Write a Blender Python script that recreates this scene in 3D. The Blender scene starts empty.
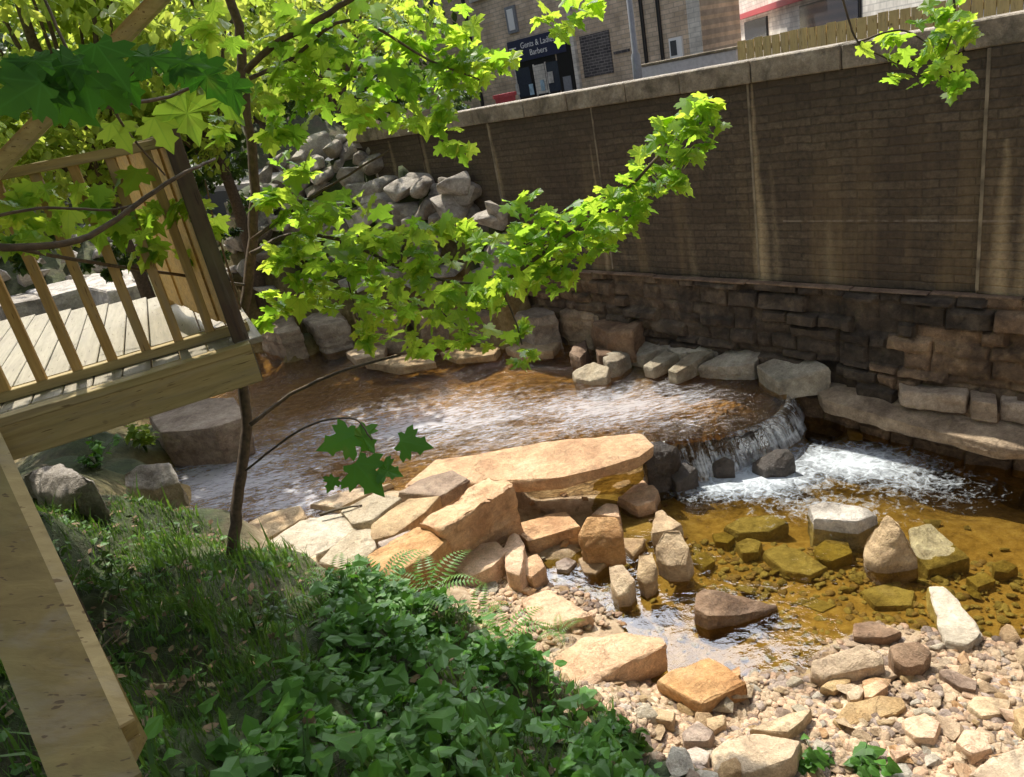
import bpy, bmesh, math, random
import numpy as np
from mathutils import Vector, Matrix, noise
rnd = random.Random(7)
NR = np.random.RandomState(11)
D2R = math.radians
sc = bpy.context.scene

# ------------------------------------------------------------------ camera
FPX = 740.0; PITCH = D2R(22); ROLL = D2R(11.5); EYE = np.array([0, 0, 4.2])
cF = np.array([0, math.cos(PITCH), -math.sin(PITCH)])
_R0 = np.array([1.0, 0, 0]); _U0 = np.array([0, math.sin(PITCH), math.cos(PITCH)])
cR = math.cos(ROLL) * _R0 - math.sin(ROLL) * _U0
cU = math.sin(ROLL) * _R0 + math.cos(ROLL) * _U0
cam = bpy.data.cameras.new('camera'); camo = bpy.data.objects.new('camera', cam)
sc.collection.objects.link(camo)
cam.sensor_width = 36; cam.lens = 36 * FPX / 1024; cam.clip_start = 0.05; cam.clip_end = 2000
M = Matrix.Identity(4)
for i in range(3):
    M[i][0] = cR[i]; M[i][1] = cU[i]; M[i][2] = -cF[i]; M[i][3] = EYE[i]
camo.matrix_world = M
sc.camera = camo
cam.dof.use_dof = False

# ------------------------------------------------------------------ light
SUN_AZ, SUN_EL = D2R(-25), D2R(58)
w = bpy.data.worlds.new('World'); sc.world = w; w.use_nodes = True
nt = w.node_tree; bg = nt.nodes['Background']
sky = nt.nodes.new('ShaderNodeTexSky'); sky.sky_type = 'NISHITA'; sky.sun_disc = False
sky.sun_elevation = SUN_EL; sky.sun_rotation = SUN_AZ; sky.dust_density = 3.0; sky.ozone_density = 1.0
# thin bright cloud over the clear sky
wtc = nt.nodes.new('ShaderNodeTexCoord'); wn = nt.nodes.new('ShaderNodeTexNoise'); wn.inputs['Scale'].default_value = 2.2; wn.inputs['Detail'].default_value = 5
nt.links.new(wtc.outputs['Generated'], wn.inputs['Vector'])
wr = nt.nodes.new('ShaderNodeValToRGB'); wr.color_ramp.elements[0].position = .42; wr.color_ramp.elements[1].position = .62; wr.color_ramp.elements[1].color = (.8, .8, .8, 1)
nt.links.new(wn.outputs['Fac'], wr.inputs[0])
wm = nt.nodes.new('ShaderNodeMix'); wm.data_type = 'RGBA'; wm.inputs[7].default_value = (6, 6.3, 7.2, 1)
nt.links.new(wr.outputs[0], wm.inputs[0]); nt.links.new(sky.outputs[0], wm.inputs[6])
# added bright cloud patch out of view, placed to brighten the water's reflections
cd = Vector((math.sin(D2R(4)) * math.cos(D2R(42)), math.cos(D2R(4)) * math.cos(D2R(42)), math.sin(D2R(42))))
dp = nt.nodes.new('ShaderNodeVectorMath'); dp.operation = 'DOT_PRODUCT'; dp.inputs[1].default_value = cd; nt.links.new(wtc.outputs['Generated'], dp.inputs[0])
dr_ = nt.nodes.new('ShaderNodeMapRange'); dr_.inputs[1].default_value = .87; dr_.inputs[2].default_value = .94; nt.links.new(dp.outputs['Value'], dr_.inputs[0])
wr2 = nt.nodes.new('ShaderNodeValToRGB'); wr2.color_ramp.elements[0].position = .32; wr2.color_ramp.elements[1].position = .52; nt.links.new(wn.outputs['Fac'], wr2.inputs[0])
mu = nt.nodes.new('ShaderNodeMath'); mu.operation = 'MULTIPLY'; nt.links.new(dr_.outputs[0], mu.inputs[0]); nt.links.new(wr2.outputs[0], mu.inputs[1])
wm2 = nt.nodes.new('ShaderNodeMix'); wm2.data_type = 'RGBA'; wm2.inputs[7].default_value = (78, 81, 90, 1)
nt.links.new(mu.outputs[0], wm2.inputs[0]); nt.links.new(wm.outputs[2], wm2.inputs[6])
nt.links.new(wm2.outputs[2], bg.inputs[0]); bg.inputs[1].default_value = 0.085
sl = bpy.data.lights.new('sun', 'SUN'); sl.energy = 5.0; sl.angle = D2R(0.5); sl.color = (1, 0.93, 0.80)
so = bpy.data.objects.new('sun', sl); sc.collection.objects.link(so)
sd = Vector((math.sin(SUN_AZ) * math.cos(SUN_EL), math.cos(SUN_AZ) * math.cos(SUN_EL), math.sin(SUN_EL)))
so.rotation_euler = sd.to_track_quat('Z', 'Y').to_euler()
sc.view_settings.view_transform = 'Standard'; sc.view_settings.look = 'None'
sc.view_settings.exposure = 0.28; sc.view_settings.gamma = 1.0
sc.render.resolution_x = 1024; sc.render.resolution_y = 777
sc.render.engine = 'CYCLES'
sc.cycles.max_bounces = 8; sc.cycles.transparent_max_bounces = 12
sc.cycles.sample_clamp_indirect = 6

# ------------------------------------------------------------------ placement helpers
def ray(px, py):
    return cF + cR * (px - 512) / FPX - cU * (py - 388.5) / FPX
def at(px, py, z):
    d = ray(px, py); return EYE + d * ((z - EYE[2]) / d[2])
def atd(px, py, dist):
    d = ray(px, py); return EYE + d / np.linalg.norm(d) * dist
WN = np.array([.7772, .6293, 0]); WU = np.array([.6293, -.7772, 0]); WROT = -math.atan2(.7772, .6293)
def W(px, py, D):
    d = ray(px, py); P = EYE + d * (D / (d @ WN)); return float(P @ WU), float(P[2])
def wpt(t, D, z=0.0):
    p = WU * t + WN * D; return (p[0], p[1], z)

# ------------------------------------------------------------------ object helpers
COL = sc.collection
def link(o, parent=None):
    COL.objects.link(o)
    if parent: o.parent = parent
    return o
def mesh_obj(name, verts, faces, mat, parent=None, loc=(0, 0, 0), smooth=False, rot=0.0, sharp=None):
    me = bpy.data.meshes.new(name)
    me.from_pydata([tuple(map(float, v)) for v in verts], [], [tuple(map(int, f)) for f in faces]); me.update()
    if mat: me.materials.append(mat)
    if smooth:
        me.polygons.foreach_set('use_smooth', [True] * len(me.polygons))
        if sharp: me.set_sharp_from_angle(angle=D2R(sharp))
    o = bpy.data.objects.new(name, me); o.location = loc; o.rotation_euler[2] = rot
    return link(o, parent)
def bm_obj(name, bm, mat, parent=None, loc=(0, 0, 0), smooth=False, rot=0.0, sharp=None):
    me = bpy.data.meshes.new(name); bm.to_mesh(me); bm.free()
    if mat: me.materials.append(mat)
    if smooth:
        me.polygons.foreach_set('use_smooth', [True] * len(me.polygons))
        if sharp: me.set_sharp_from_angle(angle=D2R(sharp))
    o = bpy.data.objects.new(name, me); o.location = loc; o.rotation_euler[2] = rot
    return link(o, parent)
def tag(o, label=None, cat=None, group=None, kind=None):
    if label: o['label'] = label
    if cat: o['category'] = cat
    if group: o['group'] = group
    if kind: o['kind'] = kind
    return o
def empty(name, loc=(0, 0, 0), rot=0.0):
    o = bpy.data.objects.new(name, None); o.location = loc; o.rotation_euler[2] = rot; o.empty_display_size = .1
    return link(o)
def bmbox(bm, x0, x1, y0, y1, z0, z1, bev=0.0):
    r = bmesh.ops.create_cube(bm, size=1.0)
    for v in r['verts']:
        v.co = Vector(((x0 + x1) / 2 + v.co.x * (x1 - x0), (y0 + y1) / 2 + v.co.y * (y1 - y0), (z0 + z1) / 2 + v.co.z * (z1 - z0)))
    if bev:
        es = list({e for v in r['verts'] for e in v.link_edges})
        bmesh.ops.bevel(bm, geom=es, offset=bev, segments=1, affect='EDGES')
def box(name, b, mat, parent=None, bev=0.0, loc=(0, 0, 0), rot=0.0):
    bm = bmesh.new(); bmbox(bm, *b, bev=bev); return bm_obj(name, bm, mat, parent, loc=loc, rot=rot)
def bmbeam(bm, a, b, wd, ht, bev=.004, up=(0, 0, 1)):
    a = Vector(a); b = Vector(b); d = (b - a); L = d.length; d.normalize()
    s = d.cross(Vector(up)).normalized(); u = s.cross(d)
    r = bmesh.ops.create_cube(bm, size=1.0)
    for v in r['verts']:
        c = v.co.copy(); v.co = (a + b) / 2 + d * (c.x * L) + s * (c.y * wd) + u * (c.z * ht)
    if bev:
        bmesh.ops.bevel(bm, geom=list({e for v in r['verts'] for e in v.link_edges}), offset=bev, segments=1, affect='EDGES')
def tube(verts, faces, path, radii, n=7):
    path = [Vector(p) for p in path]
    base = len(verts); prev = None
    for i, p in enumerate(path):
        d = (path[min(i + 1, len(path) - 1)] - path[max(i - 1, 0)]).normalized()
        a = prev if prev is not None else (Vector((1, 0, 0)) if abs(d.x) < .8 else Vector((0, 1, 0)))
        s = (a - d * a.dot(d)).normalized(); prev = s; t = d.cross(s)
        for k in range(n):
            an = 2 * math.pi * k / n
            verts.append(p + (s * math.cos(an) + t * math.sin(an)) * radii[i])
    for i in range(len(path) - 1):
        for k in range(n):
            a = base + i * n + k; b = base + i * n + (k + 1) % n
            faces.append((a, b, b + n, a + n))
    faces.append(tuple(base + k for k in range(n))[::-1]); faces.append(tuple(base + (len(path) - 1) * n + k for k in range(n)))
def smooth_path(pts, sub=5):
    P = [np.array(p, float) for p in pts]; P = [2 * P[0] - P[1]] + P + [2 * P[-1] - P[-2]]; out = []
    for i in range(1, len(P) - 2):
        for k in range(sub):
            t = k / sub
            out.append(.5 * ((2 * P[i]) + (-P[i - 1] + P[i + 1]) * t + (2 * P[i - 1] - 5 * P[i] + 4 * P[i + 1] - P[i + 2]) * t * t + (-P[i - 1] + 3 * P[i] - 3 * P[i + 1] + P[i + 2]) * t ** 3))
    out.append(P[-2]); return out

# ------------------------------------------------------------------ materials
def newmat(name):
    m = bpy.data.materials.new(name); m.use_nodes = True; t = m.node_tree; t.nodes.clear()
    out = t.nodes.new('ShaderNodeOutputMaterial'); return m, t, out
def N(t, ty, **kw):
    n = t.nodes.new('ShaderNode' + ty)
    for k, v in kw.items():
        if k in n.inputs: n.inputs[k].default_value = v
        else: setattr(n, k, v)
    return n
def ramp(t, src, stops):
    r = t.nodes.new('ShaderNodeValToRGB'); e = r.color_ramp.elements
    e[0].position = stops[0][0]; e[0].color = (*stops[0][1], 1)
    e[1].position = stops[-1][0]; e[1].color = (*stops[-1][1], 1)
    for p, c in stops[1:-1]:
        x = e.new(p); x.color = (*c, 1)
    t.links.new(src, r.inputs[0]); return r
def mixc(t, fac, a, b, mode='MIX'):
    m = t.nodes.new('ShaderNodeMix'); m.data_type = 'RGBA'; m.blend_type = mode
    for i, s in ((0, fac), (6, a), (7, b)):
        if hasattr(s, 'is_linked'): t.links.new(s, m.inputs[i])
        elif i == 0: m.inputs[0].default_value = s
        else: m.inputs[i].default_value = (*s, 1)
    return m.outputs[2]
def mathn(t, op, a, b=None, c=None, clamp=False):
    m = t.nodes.new('ShaderNodeMath'); m.operation = op; m.use_clamp = clamp
    for i, s in enumerate((a, b, c)):
        if s is None: continue
        if hasattr(s, 'is_linked'): t.links.new(s, m.inputs[i])
        else: m.inputs[i].default_value = s
    return m.outputs[0]
def coords(t, scale=(1, 1, 1), rand=True, kind='Object'):
    tc = t.nodes.new('ShaderNodeTexCoord'); mp = t.nodes.new('ShaderNodeMapping'); mp.inputs['Scale'].default_value = scale
    t.links.new(tc.outputs[kind], mp.inputs[0])
    if rand:
        oi = t.nodes.new('ShaderNodeObjectInfo'); cx = t.nodes.new('ShaderNodeCombineXYZ')
        for i, k in enumerate((37.0, 91.0, 53.0)):
            t.links.new(mathn(t, 'MULTIPLY', oi.outputs['Random'], k), cx.inputs[i])
        t.links.new(cx.outputs[0], mp.inputs['Location'])
    return mp.outputs[0]
def noisen(t, vec, scale, detail=5, rough=.6, dist=0.0):
    n = t.nodes.new('ShaderNodeTexNoise'); n.inputs['Scale'].default_value = scale; n.inputs['Detail'].default_value = detail
    n.inputs['Roughness'].default_value = rough; n.inputs['Distortion'].default_value = dist
    t.links.new(vec, n.inputs['Vector']); return n.outputs['Fac']
def bumpn(t, h, strength, dist, norm=None):
    b = t.nodes.new('ShaderNodeBump'); b.inputs['Strength'].default_value = strength; b.inputs['Distance'].default_value = dist
    t.links.new(h, b.inputs['Height'])
    if norm is not None: t.links.new(norm, b.inputs['Normal'])
    return b.outputs[0]
def stone(name, c0, c1, c2, scale=3.0, stain=(.12, .08, .05), stain_amt=.35, rough=.85, strata=0.0, bump=.7, varh=.12, wetline=False):
    m, t, out = newmat(name)
    v = coords(t)
    n1 = noisen(t, v, scale, 7, .65); n2 = noisen(t, v, scale * 6, 6, .7); n3 = noisen(t, v, scale * .7 + .4, 4, .6, .6)
    r = ramp(t, n1, [(.3, c0), (.5, c1), (.72, c2)])
    col = mixc(t, mathn(t, 'MULTIPLY', ramp(t, n3, [(.5, (0, 0, 0)), (.66, (1, 1, 1))]).outputs[0], stain_amt), r.outputs[0], stain)
    g = ramp(t, n2, [(.3, (.72, .72, .72)), (.7, (1.2, 1.2, 1.2))])
    col = mixc(t, 1.0, col, g.outputs[0], 'MULTIPLY')
    n5 = noisen(t, v, scale * 22, 4, .75); vv = N(t, 'TexVoronoi'); vv.inputs['Scale'].default_value = scale * 2.2; vv.feature = 'DISTANCE_TO_EDGE'
    nd = t.nodes.new('ShaderNodeVectorMath'); nd.operation = 'MULTIPLY_ADD'; nd.inputs[1].default_value = (.35, .35, .35); t.links.new(n2, nd.inputs[0]); t.links.new(v, nd.inputs[2]); t.links.new(nd.outputs[0], vv.inputs['Vector'])
    crk = ramp(t, vv.outputs['Distance'], [(.0, (0, 0, 0)), (.025, (1, 1, 1))]).outputs[0]; msk = ramp(t, n3, [(.52, (1, 1, 1)), (.6, (0, 0, 0))]).outputs[0]; crk = mathn(t, 'MAXIMUM', crk, msk)
    col = mixc(t, 1.0, col, ramp(t, n5, [(.3, (.78, .76, .72)), (.6, (1.12, 1.12, 1.12))]).outputs[0], 'MULTIPLY')
    h = mathn(t, 'ADD', mathn(t, 'MULTIPLY', n1, 1.0), mathn(t, 'ADD', mathn(t, 'MULTIPLY', n2, .6), mathn(t, 'ADD', mathn(t, 'MULTIPLY', n5, .22), mathn(t, 'MULTIPLY', crk, .35))))
    if strata:
        vs = coords(t, (1, 1, 9)); ns = noisen(t, vs, 2.2, 5, .6)
        h = mathn(t, 'ADD', h, mathn(t, 'MULTIPLY', ns, strata))
        col = mixc(t, mathn(t, 'MULTIPLY', ramp(t, ns, [(.45, (0, 0, 0)), (.6, (1, 1, 1))]).outputs[0], .25), col, c0)
    oi = t.nodes.new('ShaderNodeObjectInfo')
    hs = N(t, 'HueSaturation'); hs.inputs['Hue'].default_value = .5
    t.links.new(mathn(t, 'ADD', mathn(t, 'MULTIPLY', oi.outputs['Random'], varh * 2), 1 - varh), hs.inputs['Value'])
    t.links.new(mathn(t, 'ADD', mathn(t, 'MULTIPLY', oi.outputs['Random'], -.35), 1.12), hs.inputs['Saturation'])
    t.links.new(col, hs.inputs['Color']); col = hs.outputs[0]
    b = N(t, 'BsdfPrincipled'); b.inputs['Roughness'].default_value = rough
    if wetline:                                    # damp band close to the pool level (world z)
        gp = t.nodes.new('ShaderNodeNewGeometry'); sx = t.nodes.new('ShaderNodeSeparateXYZ'); t.links.new(gp.outputs['Position'], sx.inputs[0])
        wz = mathn(t, 'ADD', sx.outputs[2], mathn(t, 'MULTIPLY', n1, .06))
        mr = t.nodes.new('ShaderNodeMapRange'); mr.inputs[1].default_value = .05; mr.inputs[2].default_value = .12; mr.inputs[3].default_value = 1; mr.inputs[4].default_value = 0
        t.links.new(wz, mr.inputs[0])
        col = mixc(t, mathn(t, 'MULTIPLY', mr.outputs[0], .6), col, mixc(t, 1.0, col, (.38, .32, .27), 'MULTIPLY'))
        t.links.new(mathn(t, 'SUBTRACT', rough, mathn(t, 'MULTIPLY', mr.outputs[0], .5)), b.inputs['Roughness'])
    t.links.new(col, b.inputs['Base Color'])
    t.links.new(bumpn(t, h, bump, .05), b.inputs['Normal'])
    t.links.new(b.outputs[0], out.inputs[0]); return m
def plain(name, c, rough=.6, metal=0.0, ns=12.0, amt=.15):
    m, t, out = newmat(name); v = coords(t, rand=False)
    n1 = noisen(t, v, ns, 4)
    g = ramp(t, n1, [(.3, tuple(x * (1 - amt) for x in c)), (.7, tuple(min(1, x * (1 + amt)) for x in c))])
    b = N(t, 'BsdfPrincipled'); b.inputs['Roughness'].default_value = rough; b.inputs['Metallic'].default_value = metal
    t.links.new(g.outputs[0], b.inputs['Base Color']); t.links.new(bumpn(t, n1, .1, .01), b.inputs['Normal'])
    t.links.new(b.outputs[0], out.inputs[0]); return m
def timber(name, c0, c1, scale=(1.2, 14, 14), green=.25):
    m, t, out = newmat(name); v = coords(t, scale)
    n1 = noisen(t, v, 2.5, 6, .6, .4); v2 = coords(t, (1, 1, 1)); n2 = noisen(t, v2, 3, 4)
    r = ramp(t, n1, [(.3, c0), (.7, c1)])
    col = mixc(t, mathn(t, 'MULTIPLY', ramp(t, n2, [(.45, (0, 0, 0)), (.7, (1, 1, 1))]).outputs[0], green), r.outputs[0], (.16, .17, .06))
    vo = N(t, 'TexVoronoi'); vo.inputs['Scale'].default_value = 3.2; t.links.new(v2, vo.inputs['Vector'])
    kn = ramp(t, vo.outputs['Distance'], [(.03, (1, 1, 1)), (.07, (0, 0, 0))])
    col = mixc(t, mathn(t, 'MULTIPLY', kn.outputs[0], .7), col, (.07, .04, .02))
    n7 = noisen(t, coords(t, tuple(x * .5 for x in scale)), 1.4, 5, .7, .6)
    col = mixc(t, mathn(t, 'MULTIPLY', ramp(t, n7, [(.5, (0, 0, 0)), (.68, (1, 1, 1))]).outputs[0], .4), col, (.20, .18, .15))
    spl = ramp(t, noisen(t, coords(t, tuple(x * 2.2 for x in scale)), 3.0, 2, .5), [(.30, (0, 0, 0)), (.34, (1, 1, 1))]).outputs[0]
    col = mixc(t, 1.0, col, mixc(t, spl, (.45, .38, .3), (1, 1, 1)), 'MULTIPLY')
    b = N(t, 'BsdfPrincipled'); b.inputs['Roughness'].default_value = .72
    t.links.new(col, b.inputs['Base Color']); t.links.new(bumpn(t, n1, .3, .006), b.inputs['Normal'])
    t.links.new(b.outputs[0], out.inputs[0]); return m
def leafmat(name, c, ct, trans=.55, var=.5, rough=.45, yellow=(.35, .42, .03), attr=True):
    m, t, out = newmat(name)
    at_ = t.nodes.new('ShaderNodeAttribute'); at_.attribute_name = 'rv'
    f = at_.outputs['Fac']
    gp = t.nodes.new('ShaderNodeTexCoord'); n1 = noisen(t, gp.outputs['Object'], 30, 3)
    sh = mathn(t, 'ADD', mathn(t, 'MULTIPLY', n1, .3), .85)
    col = mixc(t, f, tuple(x * (1 - var) for x in c), tuple(x * (1 + var) for x in c))
    colt = mixc(t, f, ct, yellow)
    if 'maple' in name or 'ivy' in name:
        la = t.nodes.new('ShaderNodeAttribute'); la.attribute_name = 'lc'; sx = t.nodes.new('ShaderNodeSeparateXYZ'); t.links.new(la.outputs['Vector'], sx.inputs[0])
        ax = mathn(t, 'ABSOLUTE', sx.outputs[0]); y0 = mathn(t, 'ADD', sx.outputs[1], .3 if 'maple' in name else .0); vm_ = None
        for an in (0, 42, 84):
            dd = mathn(t, 'ABSOLUTE', mathn(t, 'SUBTRACT', mathn(t, 'MULTIPLY', ax, math.cos(D2R(an))), mathn(t, 'MULTIPLY', y0, math.sin(D2R(an)))))
            vm_ = dd if vm_ is None else mathn(t, 'MINIMUM', vm_, dd)
        vf = ramp(t, vm_, [(.006, (1, 1, 1)), (.024, (0, 0, 0))]).outputs[0]; vf = mathn(t, 'MULTIPLY', vf, .45)
        col = mixc(t, vf, col, tuple(min(1, x * 2.6) for x in c)); colt = mixc(t, vf, colt, tuple(x * .45 for x in ct))
        sp_ = ramp(t, noisen(t, gp.outputs['Object'], 9, 3), [(.62, (0, 0, 0)), (.7, (1, 1, 1))]).outputs[0]
        colt = mixc(t, mathn(t, 'MULTIPLY', sp_, .35), colt, (.35, .30, .04))
    d = N(t, 'BsdfPrincipled'); d.inputs['Roughness'].default_value = rough; d.inputs['Specular IOR Level'].default_value = .4
    t.links.new(col, d.inputs['Base Color'])
    tr = N(t, 'BsdfTranslucent'); t.links.new(colt, tr.inputs['Color'])
    mx = N(t, 'MixShader'); mx.inputs[0].default_value = trans
    t.links.new(d.outputs[0], mx.inputs[1]); t.links.new(tr.outputs[0], mx.inputs[2]); t.links.new(mx.outputs[0], out.inputs[0]); return m

M_OR = stone('sandstone_orange', (.42, .23, .11), (.60, .37, .19), (.70, .49, .29), 3.0, stain=(.40, .21, .10), stain_amt=.25, strata=.5, bump=.7, wetline=True)
M_PALE = stone('sandstone_pale', (.32, .21, .11), (.49, .35, .19), (.63, .48, .29), 3.0, bump=.7, stain=(.30, .17, .08), strata=.3, wetline=True)
M_PEB = stone('pebble_tan', (.26, .165, .08), (.42, .28, .145), (.56, .40, .22), 3.0, stain=(.28, .16, .07), wetline=True)
M_CREAM = stone('sandstone_cream', (.35, .29, .20), (.47, .40, .29), (.57, .51, .40), 2.2, stain=(.35, .22, .12), stain_amt=.25, wetline=False)
M_GREY = stone('gritstone_grey', (.22, .195, .165), (.40, .36, .31), (.58, .53, .46), 3.0, stain=(.10, .07, .05), stain_amt=.5, varh=.22)
M_PURP = stone('sandstone_purple', (.20, .14, .10), (.36, .27, .20), (.50, .40, .30), 3.0, stain=(.16, .09, .07), wetline=True)
M_BROWN = stone('sandstone_brown', (.13, .075, .045), (.25, .16, .10), (.38, .27, .18), 3.0, stain=(.07, .045, .03), stain_amt=.5, wetline=True)
M_SHELF = stone('shelf_rock', (.22, .16, .11), (.38, .29, .20), (.54, .43, .31), 3.0, stain=(.12, .08, .05), stain_amt=.5)
M_DARK = stone('wet_rock_dark', (.025, .02, .018), (.06, .048, .04), (.12, .10, .085), 4.0, rough=.3, stain_amt=.2)
M_OLIVE = stone('algae_rock', (.18, .14, .05), (.34, .27, .10), (.46, .39, .17), 4.0, stain=(.14, .09, .02), stain_amt=.5, rough=.5)
M_SLAB = stone('slab_grey_cream', (.20, .175, .13), (.38, .335, .25), (.54, .48, .37), 2.5, stain=(.22, .14, .08), stain_amt=.4)
M_WOOD = timber('treated_pine', (.32, .185, .05), (.50, .32, .10), (14, 14, 1.2))
M_WOODH = timber('treated_pine_rail', (.27, .195, .07), (.44, .335, .14), (1.2, 14, 14))
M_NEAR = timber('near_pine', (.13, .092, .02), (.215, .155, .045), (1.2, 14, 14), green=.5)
M_DECK = timber('deck_boards', (.19, .165, .115), (.31, .27, .195), (14, 1.2, 14), green=.1)
M_POST = timber('dark_post', (.035, .02, .012), (.08, .045, .022), (10, 10, 1.0), green=.3)
M_BARK = plain('bark', (.09, .062, .038), .85, ns=30, amt=.45)
M_LEAF = leafmat('maple_leaf', (.10, .22, .025), (.34, .62, .04), .58, yellow=(.64, .76, .07))
M_LEAFD = leafmat('maple_leaf_shade_tint', (.05, .15, .02), (.08, .28, .015), .45, rough=.75, yellow=(.16, .40, .02))  # darker copy of the maple leaf, shade put into its colour
M_BG1 = leafmat('bg_leaf_bright', (.14, .24, .03), (.45, .62, .07), .55, yellow=(.68, .72, .12))
M_BG2 = leafmat('bg_leaf_dark', (.03, .07, .015), (.10, .20, .02), .35, yellow=(.2, .3, .03))
M_IVY = leafmat('ivy_leaf', (.05, .135, .016), (.18, .42, .02), .34, rough=.5, yellow=(.16, .40, .03))
M_GRASS = leafmat('grass_blade', (.055, .12, .018), (.12, .26, .02), .35, yellow=(.2, .34, .04))
M_FERN = leafmat('fern_leaf', (.09, .20, .03), (.25, .48, .06), .4, yellow=(.28, .45, .08))

# ground
def ground_mat():
    m, t, out = newmat('ground_earth')
    tc = t.nodes.new('ShaderNodeTexCoord'); v = tc.outputs['Object']
    n1 = noisen(t, v, 1.5, 7, .65); n2 = noisen(t, v, 9, 7, .7); n3 = noisen(t, v, 40, 4, .7)
    soil = ramp(t, n2, [(.3, (.025, .018, .010)), (.55, (.07, .05, .028)), (.75, (.13, .10, .06))])
    gravel = ramp(t, n2, [(.3, (.22, .15, .09)), (.5, (.40, .29, .18)), (.7, (.55, .44, .31))])
    gn = ramp(t, n2, [(.35, (.02, .04, .01)), (.65, (.05, .08, .02))])
    at_ = t.nodes.new('ShaderNodeAttribute'); at_.attribute_name = 'zone'   # r bank soil, g gravel, b stream bed
    sx = t.nodes.new('ShaderNodeSeparateColor'); t.links.new(at_.outputs['Color'], sx.inputs[0])
    bank = mixc(t, mathn(t, 'MULTIPLY', ramp(t, n1, [(.3, (0, 0, 0)), (.5, (1, 1, 1))]).outputs[0], .8), soil.outputs[0], gn.outputs[0])
    bed = ramp(t, n2, [(.3, (.18, .11, .035)), (.5, (.36, .235, .09)), (.72, (.50, .37, .18))])
    col = mixc(t, sx.outputs[1], bank, gravel.outputs[0]); col = mixc(t, sx.outputs[2], col, bed.outputs[0])
    b = N(t, 'BsdfPrincipled'); b.inputs['Roughness'].default_value = .9
    t.links.new(col, b.inputs['Base Color'])
    h = mathn(t, 'ADD', n2, mathn(t, 'MULTIPLY', n3, .5)); t.links.new(bumpn(t, h, .6, .05), b.inputs['Normal'])
    t.links.new(b.outputs[0], out.inputs[0]); return m
M_GROUND = ground_mat()

def water_mat(name, tint, wave, foam_glint_fn=None, gloss=.06, fm=1.25, foam_glint_col=(.70, .78, .86)):
    m, t, out = newmat(name)
    gp = t.nodes.new('ShaderNodeNewGeometry'); P = gp.outputs['Position']
    mp = t.nodes.new('ShaderNodeMapping'); mp.inputs['Rotation'].default_value = (0, 0, D2R(wave[3])); mp.inputs['Scale'].default_value = (wave[4], 1, 1)
    t.links.new(P, mp.inputs[0]); v = mp.outputs[0]
    na = noisen(t, v, wave[0], 3, .55, .8); nb = noisen(t, v, wave[0] * 3.3, 3, .6, .5)
    h = mathn(t, 'ADD', na, mathn(t, 'MULTIPLY', nb, .42))
    # calm and broken patches
    calm = noisen(t, P, .9, 3, .5, .3)
    amp = ramp(t, calm, [(.38, (wave[5],) * 3), (.58, (1, 1, 1))]).outputs[0]
    h = mathn(t, 'MULTIPLY', h, amp)
    nrm = bumpn(t, h, wave[1], wave[2])
    tr = N(t, 'BsdfTransparent'); tr.inputs[0].default_value = (*tint, 1)
    gl = N(t, 'BsdfGlossy'); gl.inputs['Roughness'].default_value = gloss; gl.inputs[0].default_value = (1, 1, 1, 1)
    t.links.new(nrm, gl.inputs['Normal'])
    fr = N(t, 'Fresnel'); fr.inputs[0].default_value = 1.36; t.links.new(nrm, fr.inputs['Normal'])
    mx = N(t, 'MixShader'); t.links.new(mathn(t, 'MULTIPLY', fr.outputs[0], fm, clamp=True), mx.inputs[0]); t.links.new(tr.outputs[0], mx.inputs[1]); t.links.new(gl.outputs[0], mx.inputs[2])
    sh = mx.outputs[0]
    if foam_glint_fn:
        f = foam_glint_fn(t, P, na, nb)
        fo = N(t, 'BsdfPrincipled'); fo.inputs['Base Color'].default_value = (*foam_glint_col, 1); fo.inputs['Roughness'].default_value = .5
        t.links.new(bumpn(t, noisen(t, P, 40, 4), .5, .02), fo.inputs['Normal'])
        m2 = N(t, 'MixShader'); t.links.new(f, m2.inputs[0]); t.links.new(sh, m2.inputs[1]); t.links.new(fo.outputs[0], m2.inputs[2]); sh = m2.outputs[0]
    t.links.new(sh, out.inputs[0]); return m

# ------------------------------------------------------------------ terrain
CP = []   # (x, y, z, zone) zone 0 bank 1 gravel 2 bed
def cp(px, py, z, zone): p = at(px, py, z); CP.append((p[0], p[1], z, zone))
for a in [(200, 450, .22), (300, 420, .2), (450, 400, .2), (600, 390, .22), (690, 395, .25), (730, 400, .3), (350, 372, .25), (260, 385, .25), (300, 470, .28), (400, 440, .28), (560, 420, .28),
          (520, 365, .3), (240, 480, .3), (640, 415, .3), (760, 395, .3), (620, 428, .3),
          (255, 376, .2), (290, 366, .2), (330, 366, .2), (390, 368, .2), (440, 364, .2), (480, 362, .2), (530, 358, .22), (570, 368, .25), (200, 400, .2), (185, 425, .22), (180, 455, .25), (195, 478, .3), (240, 500, .36), (330, 470, .3), (160, 400, .2), (230, 440, .22), (350, 440, .25), (300, 352, .25), (350, 353, .25), (420, 351, .25), (480, 350, .25), (540, 347, .25), (260, 520, .36), (300, 506, .38), (235, 515, .36), (340, 490, .36), (400, 378, .2), (450, 370, .2), (425, 366, .2), (500, 368, .2), (350, 380, .2), (540, 366, .2), (480, 376, .2), (380, 366, .2), (310, 378, .2), (320, 395, .2)]: cp(*a, 2)
for a in [(760, 470, -.3), (850, 480, -.35), (950, 500, -.4), (800, 530, -.22), (900, 560, -.22), (1000, 560, -.25), (750, 550, -.15), (820, 440, -.3), (1020, 500, -.4), (720, 520, -.2), (700, 480, -.25),
          (780, 590, -.12), (880, 600, -.12), (1000, 600, -.12), (650, 500, -.1), (820, 620, -.06), (1000, 625, -.06), (930, 610, -.1), (700, 560, -.12)]: cp(*a, 2)
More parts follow.
